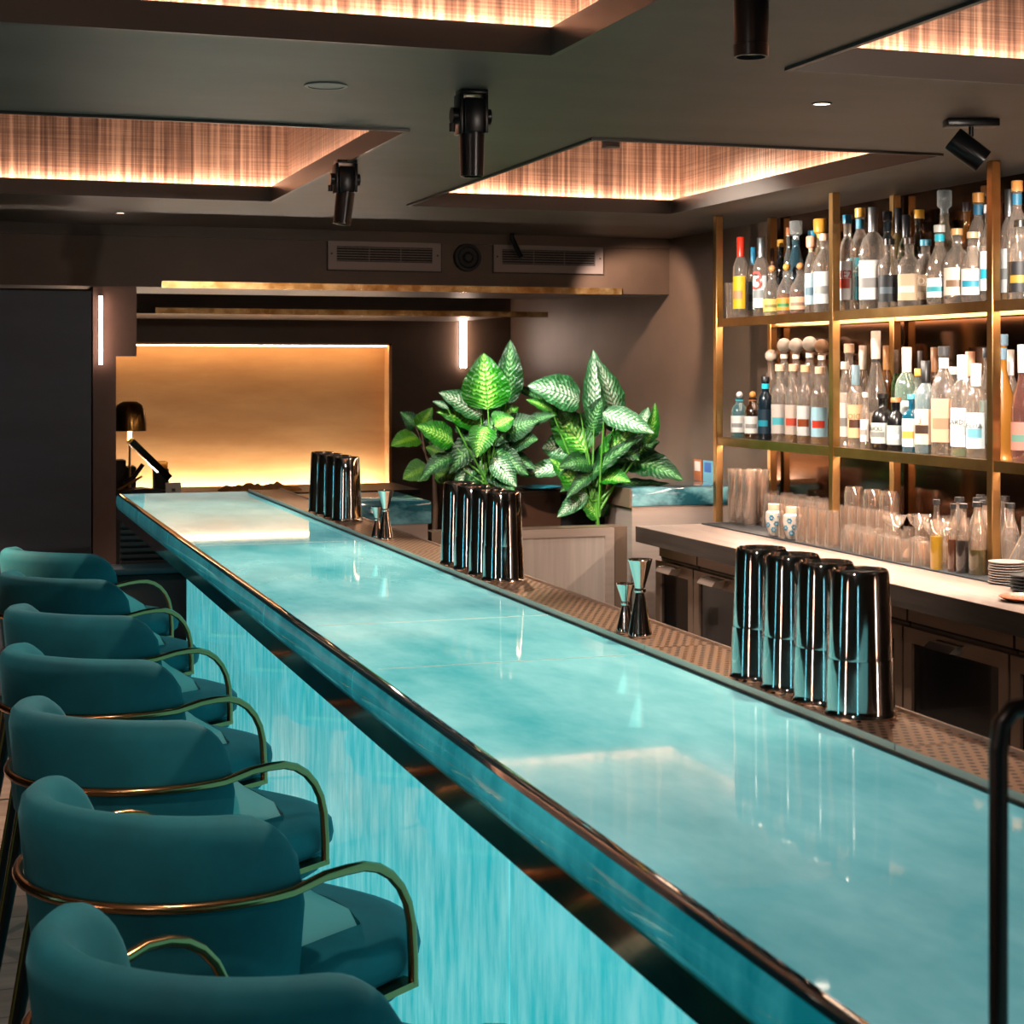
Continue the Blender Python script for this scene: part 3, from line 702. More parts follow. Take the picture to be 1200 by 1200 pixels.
mid = [
 (862, 459, 25, A, 'squat oval turquoise glass bottle with white stopper', dict(cap='#f4ece4', cst='ball', style='squat', body='#8fd6e2', lab='#f2f0ec', necklab='#3db8cc', flatk=.8)),
 (882, 459, 25, A, 'squat dark brown bottle with cork stopper and oval label', dict(cap='#d9964a', cst='ball', style='squat', body='#6b3a12', lab='#f4eee8', necklab='#a8602a', flatk=.8)),
 (897, 441, 17, A, 'black bottle with turquoise neck label', dict(cap='#101418', style='round', body='#0c1c26', opaque=True, necklab='#17b6cc', lab='#0a2a3c', lab2='#1590a8')),
 (904, 410, 16, C_, 'pale stoppered bottle behind the black bottle', dict(cap='#d9c2b0', cst='ball', style='tall')),
 (914, 427, 19, A, 'clear bottle with grey agave label and blue strip', dict(cap='#e8c4a8', style='round', lab='#c9bfb6', lab2='#4fb0bd')),
 (930, 427, 19, A, 'clear bottle with grey agave label and pale gold spirit', dict(cap='#e8b898', style='round', lab='#cbb8a8', lab2='#c0432c', liquid=('#e0a030', .2))),
 (944, 428, 19, A, 'amber bottle with angular white and brown label', dict(cap='#e6b88c', style='round', lab='#d4d2d0', lab2='#8a3a08', liquid=('#c07a18', .3))),
 (961, 430, 20, A, 'bottle with angular blue and red label', dict(cap='#e8c6a6', style='round', lab='#9fc8d6', lab2='#c23418', liquid=('#d89a20', .35))),
 (919, 397, 17, C_, 'ball stoppered bottle, leftmost of three in the back row', dict(cap='#ece4da', cst='ball', style='tall', necklab='#e6d6c6')),
 (933, 397, 17, C_, 'ball stoppered bottle, middle of three in the back row', dict(cap='#ece4da', cst='ball', style='tall', necklab='#e6d6c6')),
 (949, 395, 18, C_, 'ball stoppered bottle, rightmost of three in the back row', dict(cap='#f0e8de', cst='ball', style='tall', necklab='#e6d6c6')),
 (963, 398, 17, C_, 'bottle with brown ball stopper beside the post', dict(cap='#a88060', cst='ball', style='tall', necklab='#ecdccc')),
 (995, 403, 20, B_, 'bottle with white label and black brush script', dict(cap='#c9a080', style='tall', lab='#f2eee8', txt=('b', '#181818', .05))),
 (990, 424, 16, A, 'slim clear bottle beside the middle post', dict(cap='#d9c8b8', style='tall', lab='#efe6dc')),
 (1003, 428, 18, A, 'clear bottle with peach label and brown disc', dict(cap='#7d98a2', cst='long', style='tall', lab='#dcae84', lab2='#4a2414', txt=('OJO', '#8a5a38', .03))),
 (1011, 405, 16, C_, 'white capped bottle with red collar at the back', dict(cap='#ead9c8', cst='long', style='tall', lab='#e8dccf')),
 (1014, 460, 11, A, 'small slim clear bottle with white label', dict(cap='#e6dcd2', style='tall', lab='#f2ece4')),
 (1026, 388, 32, B_, 'tall clear decanter bottle with dark neck band', dict(cap='#f2e4d6', cst='long', style='cone', necklab='#2a2220', lab='#f4efe8', lab2='#3a3634')),
 (1039, 405, 15, C_, 'brown cork bottle behind the tall decanter bottle', dict(cap='#b57a40', cst='long', style='tall', body='#c98a48')),
 (1035, 461, 25, A, 'squat black apothecary bottle with diamond shaped label', dict(cap='#15120f', style='squat', body='#0d0b0b', opaque=True, lab='#c9cdc8', txt=('RICKS', '#3a3e3a', .022))),
 (1050, 466, 20, A, 'round shouldered black bottle with grey portrait label', dict(cap='#a86a40', style='squat', body='#0a0a0c', opaque=True, lab='#aab4b6', lab2='#d9dedd')),
 (1051, 410, 13, C_, 'green bottle with brown foil at the back', dict(cap='#6d5646', cst='long', style='tall', body='#2fa02c')),
 (1062, 407, 26, B_, 'clear bottle with long white neck behind the blue bottle', dict(cap='#f6f0ea', cst='long', style='round', lab='#e6f0ec', body='#d8f4e4')),
 (1069, 462, 18, A, 'bright blue square bottle with arched white label', dict(cap='#3fa6bf', style='block', e=5, body='#27a9cf', lab='#dbeef2', lab2='#d9a04a')),
 (1077, 432, 18, B_, 'bottle with gold cap left of the black capped one', dict(cap='#d09a38', style='round', body='#dfe6e0')),
 (1085, 423, 24, A, 'clear bottle with black cap and cream label over blue glass', dict(cap='#121212', cst='long', style='round', body='#e0f4f8', lab='#ead2b8', lab2='#3a2418', liquid=('#39b4d0', .18), txt=('3', '#7a5038', .03))),
 (1079, 411, 14, C_, 'black foiled bottle in the back row', dict(cap='#241a14', cst='long', style='tall', body='#a0703a')),
 (1095, 407, 16, C_, 'dark brown bottle with tall cork in the back row', dict(cap='#8a5c38', cst='long', style='tall', body='#8a5a30')),
 (1106, 406, 26, A, 'tall clear bottle with grey cap and long peach label', dict(cap='#4a4a4c', style='tall', lab='#e0b090', lab2='#a88468', e=3, necklab='#eee6dc')),
 (1117, 430, 18, C_, 'white capped clear bottle between two tall bottles', dict(cap='#f0e8e0', style='tall')),
 (1128, 416, 26, A, 'clear bottle with white cap, white label and green base', dict(cap='#f4f0ec', cst='long', style='round', lab='#e9ecea', lab2='#b9c4c4', txt=('ARDI', '#3a3c3e', .025), liquid=('#9fd29a', .08))),
 (1137, 412, 20, C_, 'clear bottle with peach cap in the back row', dict(cap='#e0a888', cst='long', style='tall')),
 (1144, 426, 22, A, 'clear bottle with white cap and blue dotted label', dict(cap='#f2eeea', cst='long', style='round', lab='#d9e9ee', lab2='#6fb4c8', txt=('ELHA', '#4a4c50', .024))),
 (1157, 408, 18, B_, 'dark capped bottle half hidden by the right post', dict(cap='#3a3e46', style='tall', lab='#8ecbd6')),
 (1174, 392, 40, A, 'wicker wrapped bottle with slate blue cone top behind the post', dict(cap='#5f7888', cst='cyl', style='cone', body='#8a5a22', opaque=True, e=2, necklab='#5f7888')),
 (1184, 410, 16, C_, 'bottle with white printed neck right of the post', dict(cap='#f2ece4', cst='long', style='tall')),
 (1199, 404, 26, A, 'pink bottle with white and red neck at the frame edge', dict(cap='#f0e8e4', cst='long', style='bell', body='#d99a8c', lab='#c98a7a', lab2='#6f9a8a')),
]
for lst, zs, gname, sname in ((up, Z2, G1, 'on the upper shelf'), (mid, Z1, G2, 'on the middle shelf')):
    for px, top, w_, X, words, kw in lst:
        place_bottle(px, top, w_, X, zs, label=words+' '+sname if len((words+' '+sname).split()) <= 16 else words, group=gname, **kw)
t = thing('water_glass', (0, 0, 0), 'empty clear glass at the left end of the upper shelf', 'glass')
p, d = on_x(858, A); t.location = (A, p.y, Z2+.0005)
MB().lathe([(0, 0), (.026, 0), (.036, .17), (.034, .17), (.024, .006), (0, .006)], 28).build('bowl', 'glass', t)

# ---------------------------------------------------------------- glassware on the back bar
ZM = ZW+.0068
def glassware(name, prof, label, cat, group=None):
    t = thing(name, (0, 0, 0), label, cat, group)
    MB().lathe(prof, 22).build('bowl', 'glass', t, 50)
    return t
def tumbler(H, r0, r1, th=.0022, base=.007): return [(0, 0), (r0, 0), (r1, H), (r1-th, H), (r0-th, base), (0, base)]
def inverted(H, r0, r1, th=.0022, base=.006): return [(r1, 0), (r0, H), (0, H), (0, H-base), (r0-th, H-base), (r1-th, 0)]
def ringprof(b, prof, seg=22):
    return b
class G:
    protos = {}
    @classmethod
    def put(cls, kind, loc, label, cat, group, rz=0):
        if kind not in cls.protos:
            if kind == 'stack': pr = tumbler(.082, .026, .034, base=.010)
            elif kind == 'pint': pr = inverted(.150, .030, .040)
            elif kind == 'highball': pr = inverted(.145, .026, .031)
            elif kind == 'rocks': pr = inverted(.085, .032, .039)
            t = thing({'stack': 'tumbler', 'pint': 'pint_glass', 'highball': 'highball_glass', 'rocks': 'rocks_glass'}[kind], (0, 0, 0), label, cat, group)
            b = MB()
            if kind == 'stack': b.lathe(pr, 22)
            else: b.lathe(pr, 22)
            b.build('bowl', 'glass', t, 50)
            cls.protos[kind] = t; o = t
        else: o = copy_tree(cls.protos[kind])
        o.location = loc; o.rotation_euler = (0, 0, rz); o['label'] = label; o['category'] = cat; o['group'] = group
        return o
stacks = [((3.462, 7.185), 'in the stack beside the end post'), ((3.462, 7.105), 'in the second stack from the end post'), ((3.462, 7.025), 'in the third stack from the end post'), ((3.545, 7.15), 'in the stack behind the second one'), ((3.545, 7.065), 'in the stack behind the white pots')]
for (X_, Y_), w_ in stacks:
    p = Vector((X_, Y_, ZM))
    for k in range(6):
        G.put('stack', (p.x, p.y, ZM+k*.0338), 'clear tumbler, %s from the top %s' % (ORD[5-k], w_), 'glass', 'stacked tumblers on the back bar')
def row(kind, lst, words, cat, group, z=ZM):
    for i, (px, X) in enumerate(lst):
        p, d = on_x(px, X)
        RG.append((G.put(kind, (X, p.y, z), '%s, %s from the left' % (words, ORD[i]), cat, group), {'pint': .041, 'highball': .032, 'rocks': .04}[kind]))
row('highball', [(921, 3.35), (931, 3.35), (942, 3.35), (953, 3.35), (964, 3.35), (975, 3.35)], 'upturned highball glass in the front row left of the middle post', 'glass', 'upturned highball glasses')
row('pint', [(903, 3.52), (915, 3.52), (927, 3.52), (939, 3.52), (951, 3.52), (963, 3.52)], 'tall upturned pint glass behind the left highball row', 'glass', 'upturned pint glasses')
row('pint', [(905, 3.62), (922, 3.62), (937, 3.62), (953, 3.62), (967, 3.62)], 'upturned pint glass in the rearmost row near the mirror', 'glass', 'upturned pint glasses')
# wooden riser with jugs
row('highball', [(990, 3.54), (1001, 3.54), (1012, 3.54), (1023, 3.54), (1034, 3.54), (1045, 3.54), (1074, 3.56), (1086, 3.56)], 'upturned highball glass behind the rocks glasses right of the post', 'glass', 'upturned highball glasses')
row('rocks', [(996, 3.365), (1011, 3.365), (1026, 3.365), (1041, 3.365), (1056, 3.365), (1084, 3.365), (1100, 3.37)], 'upturned rocks glass in the front row beside the black mat edge', 'glass', 'upturned rocks glasses')
row('rocks', [(998, 3.45), (1013, 3.45), (1028, 3.45), (1044, 3.45), (1060, 3.45), (1076, 3.45)], 'upturned rocks glass in the second row', 'glass', 'upturned rocks glasses')
row('rocks', [(1078, 3.52), (1092, 3.52), (1106, 3.60), (1120, 3.52), (1086, 3.63), (1068, 3.63)], 'upturned rocks glass in the back rows near the dark mirror', 'glass', 'upturned rocks glasses')
# two large jugs standing behind
for px, X, w_ in ((1001, 3.63, 'left'), (1023, 3.63, 'middle'), (1042, 3.63, 'right')):
    p, d = on_x(px, X)
    t = thing('glass_jug', (X, p.y, ZM), 'large upturned glass jar at the back, %s of three' % w_, 'jar', 'large glass jars')
    RG.append((t, .043))
    MB().lathe([(.036, 0), (.042, .01), (.042, .19), (.034, .215), (0, .217), (0, .213), (.032, .211), (.039, .188), (.039, .012), (.034, 0)], 26).build('bowl', 'glass', t)
# coupes
def coupe(label):
    t = thing('coupe_glass', (0, 0, 0), label, 'glass', 'stemmed coupe glasses')
    MB().lathe([(0, .001), (.032, 0), (.032, .0015), (.006, .004), (.0035, .012), (.0035, .085), (.008, .095), (.035, .118), (.048, .15), (.0465, .15), (.033, .12), (.006, .1), (0, .099)], 28).build('bowl', 'glass', t)
    return t
cp = None
for i, (px, X) in enumerate(((1064, 3.47), (1092, 3.42), (1080, 3.55), (1108, 3.50), (1121, 3.58))):
    lb = ['stemmed coupe glass standing left, in front of the brass rear post', 'stemmed coupe glass nearest the mat edge by the oil bottles', 'stemmed coupe glass half hidden between the two front coupes', 'stemmed coupe glass just behind the yellow oil bottle', 'stemmed coupe glass furthest back behind the oil bottles'][i]
    o = coupe(lb); p, d = on_x(px, X); o.location = (X, p.y, ZM); RG.append((o, .05))
# crystal bowl / shell
t = thing('crystal_dish', on_z(1072, 652, ZM), 'clear cut crystal dish lying upturned at the front of the black mat', 'dish'); RG.append((t, .063))
prof = []
b = MB(); n = 48
rg = []
for r, z in ((.058, 0), (.056, .006), (.046, .025), (.03, .042), (.012, .05), (.0, .051)):
    if r < .002: continue
    rg.append([((r*(1+.07*(i % 2)))*math.cos(2*PI*i/n), (r*(1+.07*(i % 2)))*math.sin(2*PI*i/n), z) for i in range(n)])
b.loft(rg).build('bowl', 'crystal', t, 10)
# white pots with blue flowers
for px, py, lb in ((898, 628, 'white pottery jar with blue flower pattern, left of the pair'), (914, 632, 'white pottery jar with blue flower pattern, right of the pair')):
    t = thing('pottery_jar', on_z(px, py, ZM), lb, 'jar', 'flowered pottery jars'); RG.append((t, .042))
    MB().lathe([(0, 0), (.022, 0), (.026, .005), (.036, .04), (.041, .075), (.039, .10), (.030, .108), (0, .108)], 28).build('body', mat('pottery', '#b5a99e', .3), t)
    MB().lathe([(.0265, .1085), (.029, .1085), (.029, .135), (.0, .135)], 24).build('collar', mat('pottery_collar', '#c9a288', .6), t)
    fl = MB()
    for (a, z) in ((-2.4, .08), (-1.9, .055), (-2.9, .05), (-1.5, .085), (-2.2, .03)):
        R = .0412 if z > .06 else .0385
        R = {.08: .0412, .055: .0388, .05: .0380, .085: .0412, .03: .0345}[z]
        for k in range(6):
            th = k*PI/3; dz = math.sin(th)*.008; da = math.cos(th)*.008/R
            c = Vector((math.cos(a+da)*(R), math.sin(a+da)*(R), z+dz))
            m4 = Matrix.Translation(c)
            bmesh.ops.create_icosphere(fl.bm, subdivisions=1, radius=.0045, matrix=m4)
    fl.build('flower_pattern', flat('#2a6f8c'), t)
# oil bottles
oil = [(1104, 668, 585, 15, '#caa018', 'yellow oil bottle with black cap, leftmost of the front oil bottles'), (1117, 671, 590, 13, '#5a2c0a', 'brown syrup bottle with black cap, second of the front row'),
       (1129, 673, 590, 18, '#140a06', 'nearly black syrup bottle with black cap in the front row'), (1147, 675, 588, 22, '#4a4010', 'olive green oil bottle with black cap, left of the brass post')]
for px, py, top, w_, c, lb in oil:
    p = on_z(px, py, ZW+.001); d = F*(CZ-ZW)/(py-HY); H = CZ+(HY-top)*d/F-ZW
    R = w_*d/F/2*.98
    t = thing('oil_bottle', p, lb, 'bottle', 'oil and syrup bottles'); RG.append((t, R))
    MB().lathe([(0, 0), (R*.95, 0), (R, .004), (R, H*.58), (R*.85, H*.66), (R*.45, H*.80), (R*.42, H*.93), (0, H*.93)], 24).build('body', 'oil_glass', t)
    MB().lathe([(0, .004), (R*.975, .004), (R*.975, H*(.48 if w_ < 20 else .36)), (0, H*(.48 if w_ < 20 else .36))], 24).build('liquid', mat('liq_'+c, c, .12, trans=.25, ior=1.35), t)
    MB().lathe([(0, H*.931), (R*.55, H*.931), (R*.55, H-.001), (0, H)], 20).build('cap', 'black_matte', t)
for i, (px, X) in enumerate(((1126, 3.46), (1138, 3.48), (1154, 3.46), (1176, 3.44), (1171, 3.62), (1158, 3.60), (1146, 3.58))):
    p, d = on_x(px, X); t = thing('oil_bottle', (X, p.y, ZM), 'clear syrup bottle with black cap in the rear rows, %s from the left' % ORD[i], 'bottle', 'oil and syrup bottles')
    H = .25; R = .031; RG.append((t, R))
    MB().lathe([(0, 0), (R*.95, 0), (R, .004), (R, H*.58), (R*.85, H*.66), (R*.45, H*.80), (R*.42, H*.93), (0, H*.93)], 20).build('body', 'bottle_#ffffff', t)
    MB().lathe([(0, H*.931), (R*.55, H*.931), (R*.55, H-.001), (0, H)], 20).build('cap', 'black_matte', t)
t = thing('glass_flask', (3.47, on_x(1202, 3.47)[0].y, ZM), 'round bellied glass flask at the right edge behind the plates', 'flask')
MB().lathe([(0, 0), (.04, 0), (.058, .03), (.055, .07), (.03, .12), (.014, .15), (.014, .21), (.0, .21)], 28).build('bowl', 'bottle_#ffffff', t)
# plates
def plates(px, py, n, r, c, lab, th=.0085, z0=None):
    p = on_z(px, py, ZW+.001)
    for k in range(n):
        o = MB().lathe([(0, 0), (r*.6, 0), (r, th*.7), (r, th), (r*.95, th), (r*.55, th*.45), (0, th*.45)], 30).build('plate', flat(c, .5))
        o.location = (p.x+random.uniform(-.002, .002), p.y+random.uniform(-.002, .002), ZW+.001+k*th*.98)
        tag(o, '%s, %s from the bottom of its stack' % (lab, ORD[k]), 'plate', 'stacked plates')
plates(1180, 684, 9, .060, '#8a7f78', 'small grey plate beside the oil bottles')
plates(1207, 693, 5, .062, '#24282a', 'small black plate at the right frame edge', .011)
t = thing('wooden_dish', on_z(1205, 704, ZW+.001), 'shallow copper brown dish on the worktop at the right edge', 'dish')
MB().lathe([(0, 0), (.06, 0), (.09, .012), (.088, .014), (.058, .004), (0, .004)], 32).build('bowl', flat('#8a4a2c', .3), t)

# ---------------------------------------------------------------- far end furniture
t = thing('ice_well_cabinet', (0, 0, 0), 'brushed stainless steel cabinet with framed door at the end of the aisle', 'cabinet')
yc = 7.26; xa, xb = x_at(612, yc), x_at(719, yc)
xc = x_at(735, yc); xl = x_at(506, yc)
MB().box(xl, xb, yc, yc+.12, 0, .885).build('cabinet_body', 'steel_dark', t)
MB().box(xb+.004, xc, yc, yc+.12, 0, .885).build('side_column', 'steel_dark', t)
d = MB(); f = .045
x2, x3, z2, z3 = xl+.12, xb-.004, .10, .882
d.box(x2, x3, yc-.02, yc-.001, z3-f*.8, z3).box(x2, x3, yc-.02, yc-.001, z2, z2+f).box(x2, x2+f, yc-.02, yc-.001, z2+f, z3-f*.8).box(x3-f, x3, yc-.02, yc-.001, z2+f, z3-f*.8)
dd = d.build('door', 'steel', t)
MB().box(x2+f, x3-f, yc-.014, yc-.002, z2+f, z3-f*.8).build('door_panel', mat('brushed', '#d6c8be', .36, .6, noise=((30, 1, 1), '#bcaea4', .3, .7)), dd)
MB().box(x2+.62, x2+.65, yc-.05, yc-.02, .42, .50).build('latch', 'chrome', dd)
t = thing('end_counter', (0, 0, 0), 'raised end counter with backlit turquoise top by the right wall', 'counter')
MB().box(3.05, WX-.003, 7.43, 7.80, .96, 1.043, bev=.004).build('glass_top', 'glow_return', t)
MB().box(3.04, 3.05-.0005, 7.43, 7.80, .955, 1.044).build('side_panel', 'steel_dark', t)
MB().box(3.055, WX-.003, 7.44, 7.79, 0, .959).build('steel_body', 'steel', t)
t = thing('side_cabinet', (0, 0, 0), 'brown wooden side cabinet between the two plants', 'cabinet')
ysc = 7.95
MB().box(x_at(598, ysc), x_at(657, ysc), ysc, 8.3, 0, .985).build('cabinet_body', mat('cab_brown', '#5a3c2c', .4), t)
MB().box(x_at(657, ysc)+.001, x_at(712, ysc), ysc+.01, 8.3, 0, .985).build('dark_panel', 'black_matte', t)
MB().box(x_at(597, ysc), x_at(713, ysc), ysc-.01, 8.31, .986, 1.0).build('top', 'cab_brown', t)
t = thing('plate', on_z(634, 582, 1.001), 'shallow turquoise plate on the brown side cabinet', 'plate')
t.location = (x_at(632, 8.1), 8.1, 1.001)
MB().lathe([(0, 0), (.07, 0), (.115, .014), (.113, .017), (.068, .005), (0, .005)], 36).build('bowl', flat('#2a95a8', .3), t)
# notice cards on the wall
for i, (pa, c, lb, tx) in enumerate((((814, 823), '#c4682a', 'small orange and white notice card on the right wall', 'A1'), ((825, 836), '#6fb8cf', 'small light blue and white notice card beside the orange one', 'i'))):
    ya = on_x(pa[0], WX)[0].y; yb = on_x(pa[1], WX)[0].y
    t = thing('notice_card', (WX-.001, (ya+yb)/2, 1.02), lb, 'sign')
    h = abs(ya-yb)/2
    MB().box(-.004, 0, -h, h, 0, .11).build('card', flat(c), t)
    MB().box(-.0055, -.0041, -h*.7, h*.7, .05, .10).build('printed_panel', flat('#e8e0d4' if i == 0 else '#2a6fc0'), t)
# service desk behind the pier, slatted screen at the end of the bar
dk = thing('service_desk', (0, 0, 0), 'dark service desk in front of the golden wall panel, behind the bar end', 'desk')
ZD = .951
MB().box(.62, 2.45, 9.0, 9.6, ZD-.026, ZD-.001).build('desk_top', 'black_metal', dk)
MB().box(.65, 2.42, 9.04, 9.58, 0, ZD-.027).build('desk_body', 'black_matte', dk)
dk = thing('slatted_screen', (0, 0, 0), 'low black horizontally slatted screen under the far end of the bar', 'screen')
MB().box(.66, 1.8, 7.02, 7.05, 0, 1.02).build('backing', 'black_matte', dk)
for k in range(16):
    MB().box(.66, 1.8, 7.0, 7.018, .62+k*.025, .634+k*.025).build('slat', mat('slat', '#2c2523', .4), dk)
t = thing('storage_box', (.70, 6.72, 0), 'large black cloth covered speaker box under the far end of the bar', 'box')
t.location = (0, 0, 0)
MB().box(x_at(126, 6.72), 1.2, 6.80, 6.97, 0, .80, bev=.008).build('grille', 'cloth_black', t)
MB().box(x_at(124, 6.72), 1.2, 6.79, 6.97, .801, .825, bev=.004).build('lid', mat('lid', '#1b3540', .4), t)
# lamp
t = thing('table_lamp', (0, 9.33, ZD), 'brass dome table lamp glowing on the service desk', 'table lamp')
p = Vector((x_at(152, 9.33), 9.33, 0)); t.location.x = p.x
dL = p.x*ST+9.33*CT; zb = CZ+(HY-505)*dL/F-ZD; zt = CZ+(HY-470)*dL/F-ZD; R = 19.5*dL/F
prof = [(R, zb), (R*.99, zb+.04), (R*.93, zb+(zt-zb)*.6), (R*.75, zb+(zt-zb)*.87), (R*.45, zt-.003), (0, zt), (0, zt-.004), (R*.44, zt-.007), (R*.73, zb+(zt-zb)*.85), (R*.91, zb+(zt-zb)*.58), (R*.97, zb)]
MB().lathe(prof, 40).build('lamp_shade', mat('lamp_brass', '#8a6a3a', .2, 1), t)
MB().lathe([(0, 0), (.05, 0), (.05, .012), (.01, .016), (.006, .02), (.006, zb-.06), (0, zb-.06)], 24).build('stand', 'brass', t)
MB().lathe([(0, zb-.06), (.011, zb-.058), (.011, zb+.02), (0, zb+.03)], 16).build('bulb', 'bulb', t)
# till tablet
Yt = 9.15
def P2(px, py, Y): 
    X = x_at(px, Y); d = X*ST+Y*CT
    return Vector((X, Y, CZ+(HY-py)*d/F))
t = thing('payment_tablet', (x_at(150, Yt), Yt, ZD), 'black payment tablet tilted on a metal stand on the service desk', 'tablet')
a, b = P2(149, 519, Yt)-t.location, P2(193, 562, Yt)-t.location
n = Vector((b.z-a.z, 0, a.x-b.x)).normalized()*-.036
if n.x < 0: n = -n
MB().poly([a+Vector((0, -.12, 0)), b+Vector((0, -.12, 0)), b+n+Vector((0, -.12, 0)), a+n+Vector((0, -.12, 0))], (0, .18, 0)).build('screen', 'screen_black', t)
c1 = (a+b)/2-n*.6
MB().tube([c1, c1+Vector((-.05, 0, -.07)), (-.02, 0, .06)], .012, 10).build('arm', 'black_metal', t)
MB().poly([(-.06, -.05, 0), (.20, -.05, 0), (.20, -.05, .012), (.08, -.05, .03), (-.06, -.05, .015)], (0, .14, 0)).build('stand_foot', 'black_metal', t)
q0, q1 = P2(138, 574, Yt)-t.location, P2(166, 558, Yt)-t.location
MB().tube([q0+Vector((0, -.02, 0)), q1+Vector((0, -.02, 0))], .006, 8).build('gold_edge', 'brass', t)
o = tag(MB().box(x_at(126, 9.4), x_at(160, 9.4), 9.42, 9.58, ZD, 1.077).box(x_at(126, 9.4), x_at(148, 9.4), 9.42, 9.58, 1.077, 1.113).build('card_printer', 'black_matte'), 'black receipt printer below the brass lamp', 'printer')
o = tag(MB().box(x_at(181, 9.4), x_at(198, 9.4), 9.40, 9.5, ZD, 1.063, bev=.003).build('black_caddy', 'black_matte'), 'small black box behind the tablet', 'box')
o = tag(MB().box(x_at(181, 9.4), x_at(197, 9.4), 9.41, 9.49, 1.0635, 1.104, bev=.003).build('amber_block', 'amber_cube'), 'small amber glass block on the black box behind the tablet', 'ornament')
t = thing('card_stand', (0, 0, 0), 'small white tent card at the end of the desk', 'card')
t.location = (x_at(203, 9.06), 9.06, ZD)
MB().poly([(-.04, -.012, 0), (.04, -.012, 0), (.04, 0, .06), (-.04, 0, .06)], (0, .003, 0)).build('card', 'paper', t)
MB().box(-.009, .009, -.0165, -.0125, .014, .030).build('printed_mark', flat('#55504c'), t)
# towels
t = thing('folded_towels', (0, 0, 0), 'crumpled golden brown towels lying on the service desk', 'towel')
b = MB(); Yw = 9.2; xa2, xb2 = x_at(256, Yw), x_at(352, Yw)
N1 = 40; N2 = 8; grid = []
rr = random.Random(3)
hs = [.03+.012*math.sin(i*.5)+.01*math.sin(i*1.3+1)+.004*rr.random()+(.015 if 6 < i < 33 else 0) for i in range(N1+1)]
rings = []
for i in range(N1+1):
    x = xa2+(xb2-xa2)*i/N1; h = hs[i]*(min(1, i/3, (N1-i)/3)*.9+.1); wdt = .13*(min(1, i/4, (N1-i)/4)*.6+.4)
    rings.append([(x, Yw+wdt*math.cos(a), ZD+.001+max(0, h*.62*math.sin(a))*(1+.08*math.sin(a*5+i*.7))) for a in [PI*k/12 for k in range(13)]])
b.loft(rings).build('cloth', 'towel', t, 80)

# ---------------------------------------------------------------- plants
def leaf_mesh(L, W, bend, m, seed, cup=.25):
    bm = bmesh.new(); uvl = bm.loops.layers.uv.new('UVMap')
    nu, nv = 16, 8; r = random.Random(seed); g = []
    for i in range(nu+1):
        u = i/nu
        wv = (math.sin(PI*min(1, u**.72))**.75)*(1-.18*u) if 0 < u < 1 else 0.0
        wv = wv*W/2*1.08
        ang = bend*(u**1.3)
        x = L*(math.sin(ang)/bend if abs(bend) > .01 else u)*1.0
        x = L*u*math.cos(ang*.5); z = -L*u*math.sin(ang*.5)
        rowv = []
        for j in range(-nv//2, nv//2+1):
            v = j/(nv/2)
            rip = .02*L*math.sin(u*26+seed)*abs(v)**2
            rowv.append((bm.verts.new((x, wv*v, z+cup*wv*abs(v)+rip*(1 if wv > 0 else 0))), u, v))
        g.append(rowv)
    for i in range(nu):
        for j in range(nv):
            q = [g[i][j], g[i+1][j], g[i+1][j+1], g[i][j+1]]
            try: f = bm.faces.new([k[0] for k in q])
            except ValueError: continue
            f.smooth = True
            for l, k in zip(f.loops, q): l[uvl].uv = (k[1], k[2])
    me = bpy.data.meshes.new('leaf'); bm.to_mesh(me); bm.free(); me.materials.append(M[m]); return me
def plant(name, label, cat, base, dist, crown, leaves, pot, trunk=True, tr='stem_green'):
    t = thing(name, base, label, cat, 'leafy plants at the end of the bar')
    rr = random.Random(len(leaves)+int(base.x*10))
    cdir = Vector((-ST, -CT, 0))            # toward the camera
    for i, (bx, by, tx, ty, w_, m) in enumerate(leaves):
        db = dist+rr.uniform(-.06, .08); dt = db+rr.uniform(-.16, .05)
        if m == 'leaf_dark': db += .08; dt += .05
        a = at_d(bx, by, db); b = at_d(tx, ty, dt)
        X = (b-a); Lh = X.length; X.normalize()
        n = (cdir*.85+Vector((rr.uniform(-.35, .35), 0, .55)))
        n = (n-X*n.dot(X)).normalized(); Yv = n.cross(X)
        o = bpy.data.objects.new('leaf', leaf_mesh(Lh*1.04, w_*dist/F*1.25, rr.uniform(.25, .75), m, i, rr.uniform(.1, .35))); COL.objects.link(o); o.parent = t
        mt = Matrix((X, Yv, n)).transposed().to_4x4(); mt.translation = a-base
        o.matrix_local = mt
        # petiole down to the crown
        c = at_d(crown[0]+rr.uniform(-6, 6), crown[1]+rr.uniform(0, 25), dist)-base
        a2 = a-base; md = (a2+c)/2+Vector((0, 0, -.02))
        MB().tube([c, md, a2+Vector((X.x, X.y, X.z))*.01], .004, 6, radii=[.006, .0045, .003]).build('petiole', tr, t)
    c = at_d(crown[0], crown[1], dist)-base
    MB().tube([Vector((0, 0, pot*.9)), (Vector((0, 0, pot))+c)/2+Vector((.01, 0, 0)), c], .011, 8, radii=[.015, .013, .008]).build('stem', tr if trunk else 'trunk', t)
    MB().lathe([(0, 0), (.12, 0), (.15, pot-.02), (.15, pot), (.135, pot), (.13, pot-.03), (0, pot-.03)], 32).build('pot', 'pot_dark', t)
    MB().lathe([(0, pot-.029), (.128, pot-.028), (0, pot-.02)], 24).build('soil', 'soil', t)
    return t
BR, DKL, PA, OL = 'leaf_bright', 'leaf_dark', 'leaf_pale', 'leaf_olive'
